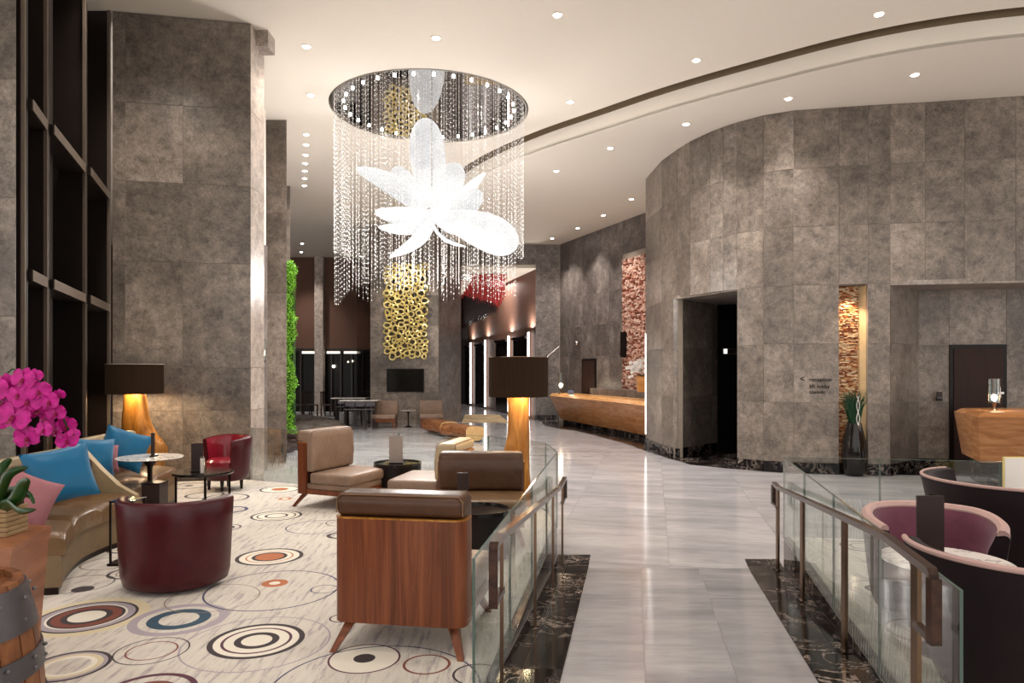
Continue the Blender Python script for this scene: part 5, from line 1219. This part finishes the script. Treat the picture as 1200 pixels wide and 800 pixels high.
def flower(x, y, s, d, yaw, pitch, roll):
    M = Matrix.Translation(to_l(x, y, d)) @ Matrix.Rotation(yaw, 4, 'Z') @ Matrix.Rotation(pitch, 4, 'X') @ Matrix.Rotation(roll, 4, 'Y'); m = MB(); r = s/FPX*d/2
    for a, wd, L in ((PI/2,.42,.95),(PI/2+2.3,.40,.9),(PI/2-2.3,.40,.9)):
        m.grid(lambda u, v: (r*(L*u*math.cos(a)-math.sin(a)*(v-.5)*2*wd*math.sin(PI*u*.93+.12)**.8), -.02*r+r*.18*u*u+.05*r*math.cos((v-.5)*5), r*(L*u*math.sin(a)+math.cos(a)*(v-.5)*2*wd*math.sin(PI*u*.93+.12)**.8)), 6, 4, M)
    for sg_ in (-1, 1):
        a = .12 if sg_ > 0 else PI-.12
        m.grid(lambda u, v: (r*(1.08*u*math.cos(a)-math.sin(a)*(v-.5)*1.35*math.sin(PI*u**1.2*.94+.06)**.7), -.06*r+r*.1*math.sin(v*6)*u-.12*r*u*(1-u), r*(1.08*u*math.sin(a)+math.cos(a)*(v-.5)*1.35*math.sin(PI*u**1.2*.94+.06)**.7)), 8, 6, M)
    o = obj('flower', m, M_orch, oc, 60)
    m = MB(); m.ico((0,-.13*r,-.12*r), .16*r, 1, (1,1.2,1.3), M); m.grid(lambda u, v: ((v-.5)*.4*r*(1-u*.6), -.15*r-.2*r*u, -.15*r-.35*r*u), 4, 3, M); obj('flower_lip', m, M_orchc, o)
rnd = random.Random(12)
for x, y, s in ((10,452,32),(28,444,30),(5,472,30),(17,488,40),(33,470,30),(32,512,32),(45,458,26),(44,479,30),(58,470,26),(56,492,26),(66,483,24),(66,505,24),(78,498,22),(79,516,24),(70,462,14),(40,440,18),(-6,455,34),(87,508,14),(52,503,22),(22,462,26),(-8,490,34)):
    flower(x, y, s, 3.2+rnd.uniform(-.06,.06), rnd.uniform(-.5,.5), rnd.uniform(-.3,.3), rnd.uniform(-.3,.3))
# ------------------------------------------------------------------ carpet with flat woven rings
K = dict(c=srgb(216,206,194), k=srgb(44,30,34), w=srgb(226,218,204), l=srgb(160,150,158), r=srgb(118,54,36), o=srgb(176,100,56), y=srgb(208,194,162), m=srgb(80,26,50), t=srgb(26,62,84), n=srgb(36,38,84), g=srgb(130,114,96), x=None)
RINGS = [ # centre px, half width px, stops from the centre outwards: (fraction, colour)
((102,722),66,[(0,'w'),(.30,'k'),(.40,'r'),(.55,'k'),(.60,'w'),(.64,'l'),(.76,'k'),(.81,'y')]),
((210,725),54,[(0,'x'),(.40,'t'),(.64,'x'),(.80,'l')]),
((301,750),66,[(0,'w'),(.26,'k'),(.38,'w'),(.55,'m'),(.60,'w'),(.72,'k'),(.82,'x')]),
((301,752),84,[(0,'x'),(.97,'l')]),
((178,762),41,[(0,'x'),(.64,'r'),(.69,'x'),(.95,'k')]),
((80,780),45,[(0,'x'),(.52,'w'),(.66,'y'),(.80,'l'),(.90,'k')]),
((172,812),55,[(0,'x'),(.45,'r'),(.60,'x'),(.86,'m')]),
((427,771),42,[(0,'k'),(.30,'w'),(.94,'m')]),
((500,778),28,[(0,'x'),(.88,'r')]),
((316,652),38,[(0,'o'),(.42,'k'),(.52,'w'),(.66,'o'),(.70,'w'),(.88,'k')]),
((322,683),15,[(0,'w'),(.42,'o')]),
((324,604),29,[(0,'w'),(.36,'k'),(.46,'w'),(.70,'k'),(.76,'w'),(.90,'k')]),
((328,573),23,[(0,'o'),(.42,'w'),(.88,'k')]),((334,584),8,[(0,'w'),(.5,'o')]),
((270,597),20,[(0,'x'),(.80,'n')]),((263,618),23,[(0,'x'),(.38,'k'),(.5,'x'),(.72,'m'),(.82,'x')]),((265,583),26,[(0,'x'),(.88,'k')]),
((320,690),76,[(0,'x'),(.97,'n')]),((440,805),124,[(0,'x'),(.98,'n')]),((372,617),36,[(0,'x'),(.96,'n')]),((402,612),20,[(0,'k'),(.35,'x'),(.93,'k')]),
((400,627),17,[(0,'x'),(.72,'k')]),((97,690),12,[(0,'k')]),((94,684),36,[(0,'x'),(.95,'k')]),((147,643),20,[(0,'x'),(.3,'r'),(.45,'w'),(.80,'k')]),((125,660),28,[(0,'x'),(.92,'g')]),((153,671),25,[(0,'w'),(.55,'g'),(.62,'x'),(.85,'k')]),
((222,569),22,[(0,'k'),(.2,'x'),(.85,'k')]),((240,580),22,[(0,'x'),(.86,'k')]),((230,590),10,[(0,'x'),(.8,'k')]),((380,690),16,[(0,'x'),(.9,'n')]),((400,724),14,[(0,'x'),(.85,'k')]),((560,790),30,[(0,'x'),(.9,'k')]),((250,700),52,[(0,'x'),(.97,'g')]),((300,573),12,[(0,'x'),(.9,'l')]),
((1012,640),26,[(0,'x'),(.5,'g'),(.6,'x'),(.88,'k')]),((1030,690),34,[(0,'w'),(.3,'k'),(.45,'x'),(.9,'l')]),((1085,740),44,[(0,'x'),(.9,'g')])]
def carpet_mat(name, ringlist, seed=0):
    t = NT(name); v = t.coords((9,1.1,1), (0,0,-.35)); n = t.noise(v, 3.2, 5, .7)
    c = t.ramp(n, [(.42, srgb(206,199,189)), (.54, srgb(198,190,180)), (.62, srgb(164,154,155))]).outputs[0]
    base = t.coords(); fn = t.noise(base, 140, 2)
    for (x, y), hw, stops in ringlist:
        p = fl(x, y, LZ); r = hw/FPX*p.y
        d = t.new('ShaderNodeVectorMath', operation='DISTANCE'); t.ln(base, d.inputs[0]); d.inputs[1].default_value = p
        q = t.math('MULTIPLY', d.outputs['Value'], 1/r)
        st = []
        for f, k in stops: st.append((f, (K[k][:3]+(1,)) if K[k] else (.5,.5,.5,0)))
        st.append((1., (.5,.5,.5,0)))
        rp = t.ramp(q, st, 'CONSTANT'); c = t.mix(rp.outputs['Alpha'], c, rp.outputs['Color'])
    c = t.mix(.25, c, t.ramp(fn, [(.3, (.8,.8,.8,1)), (.7, (1.1,1.1,1.1,1))]).outputs[0], 'MULTIPLY')
    t.set(Base_Color=c, Roughness=.95, Sheen_Weight=.1); t.bump(fn, .3, .004); return t.m
carpetL.data.materials.clear(); carpetL.data.materials.append(carpet_mat('left_carpet', [r for r in RINGS if r[0][0] < 800]))
carpetR.data.materials.clear(); carpetR.data.materials.append(carpet_mat('right_carpet', [r for r in RINGS if r[0][0] > 800]))
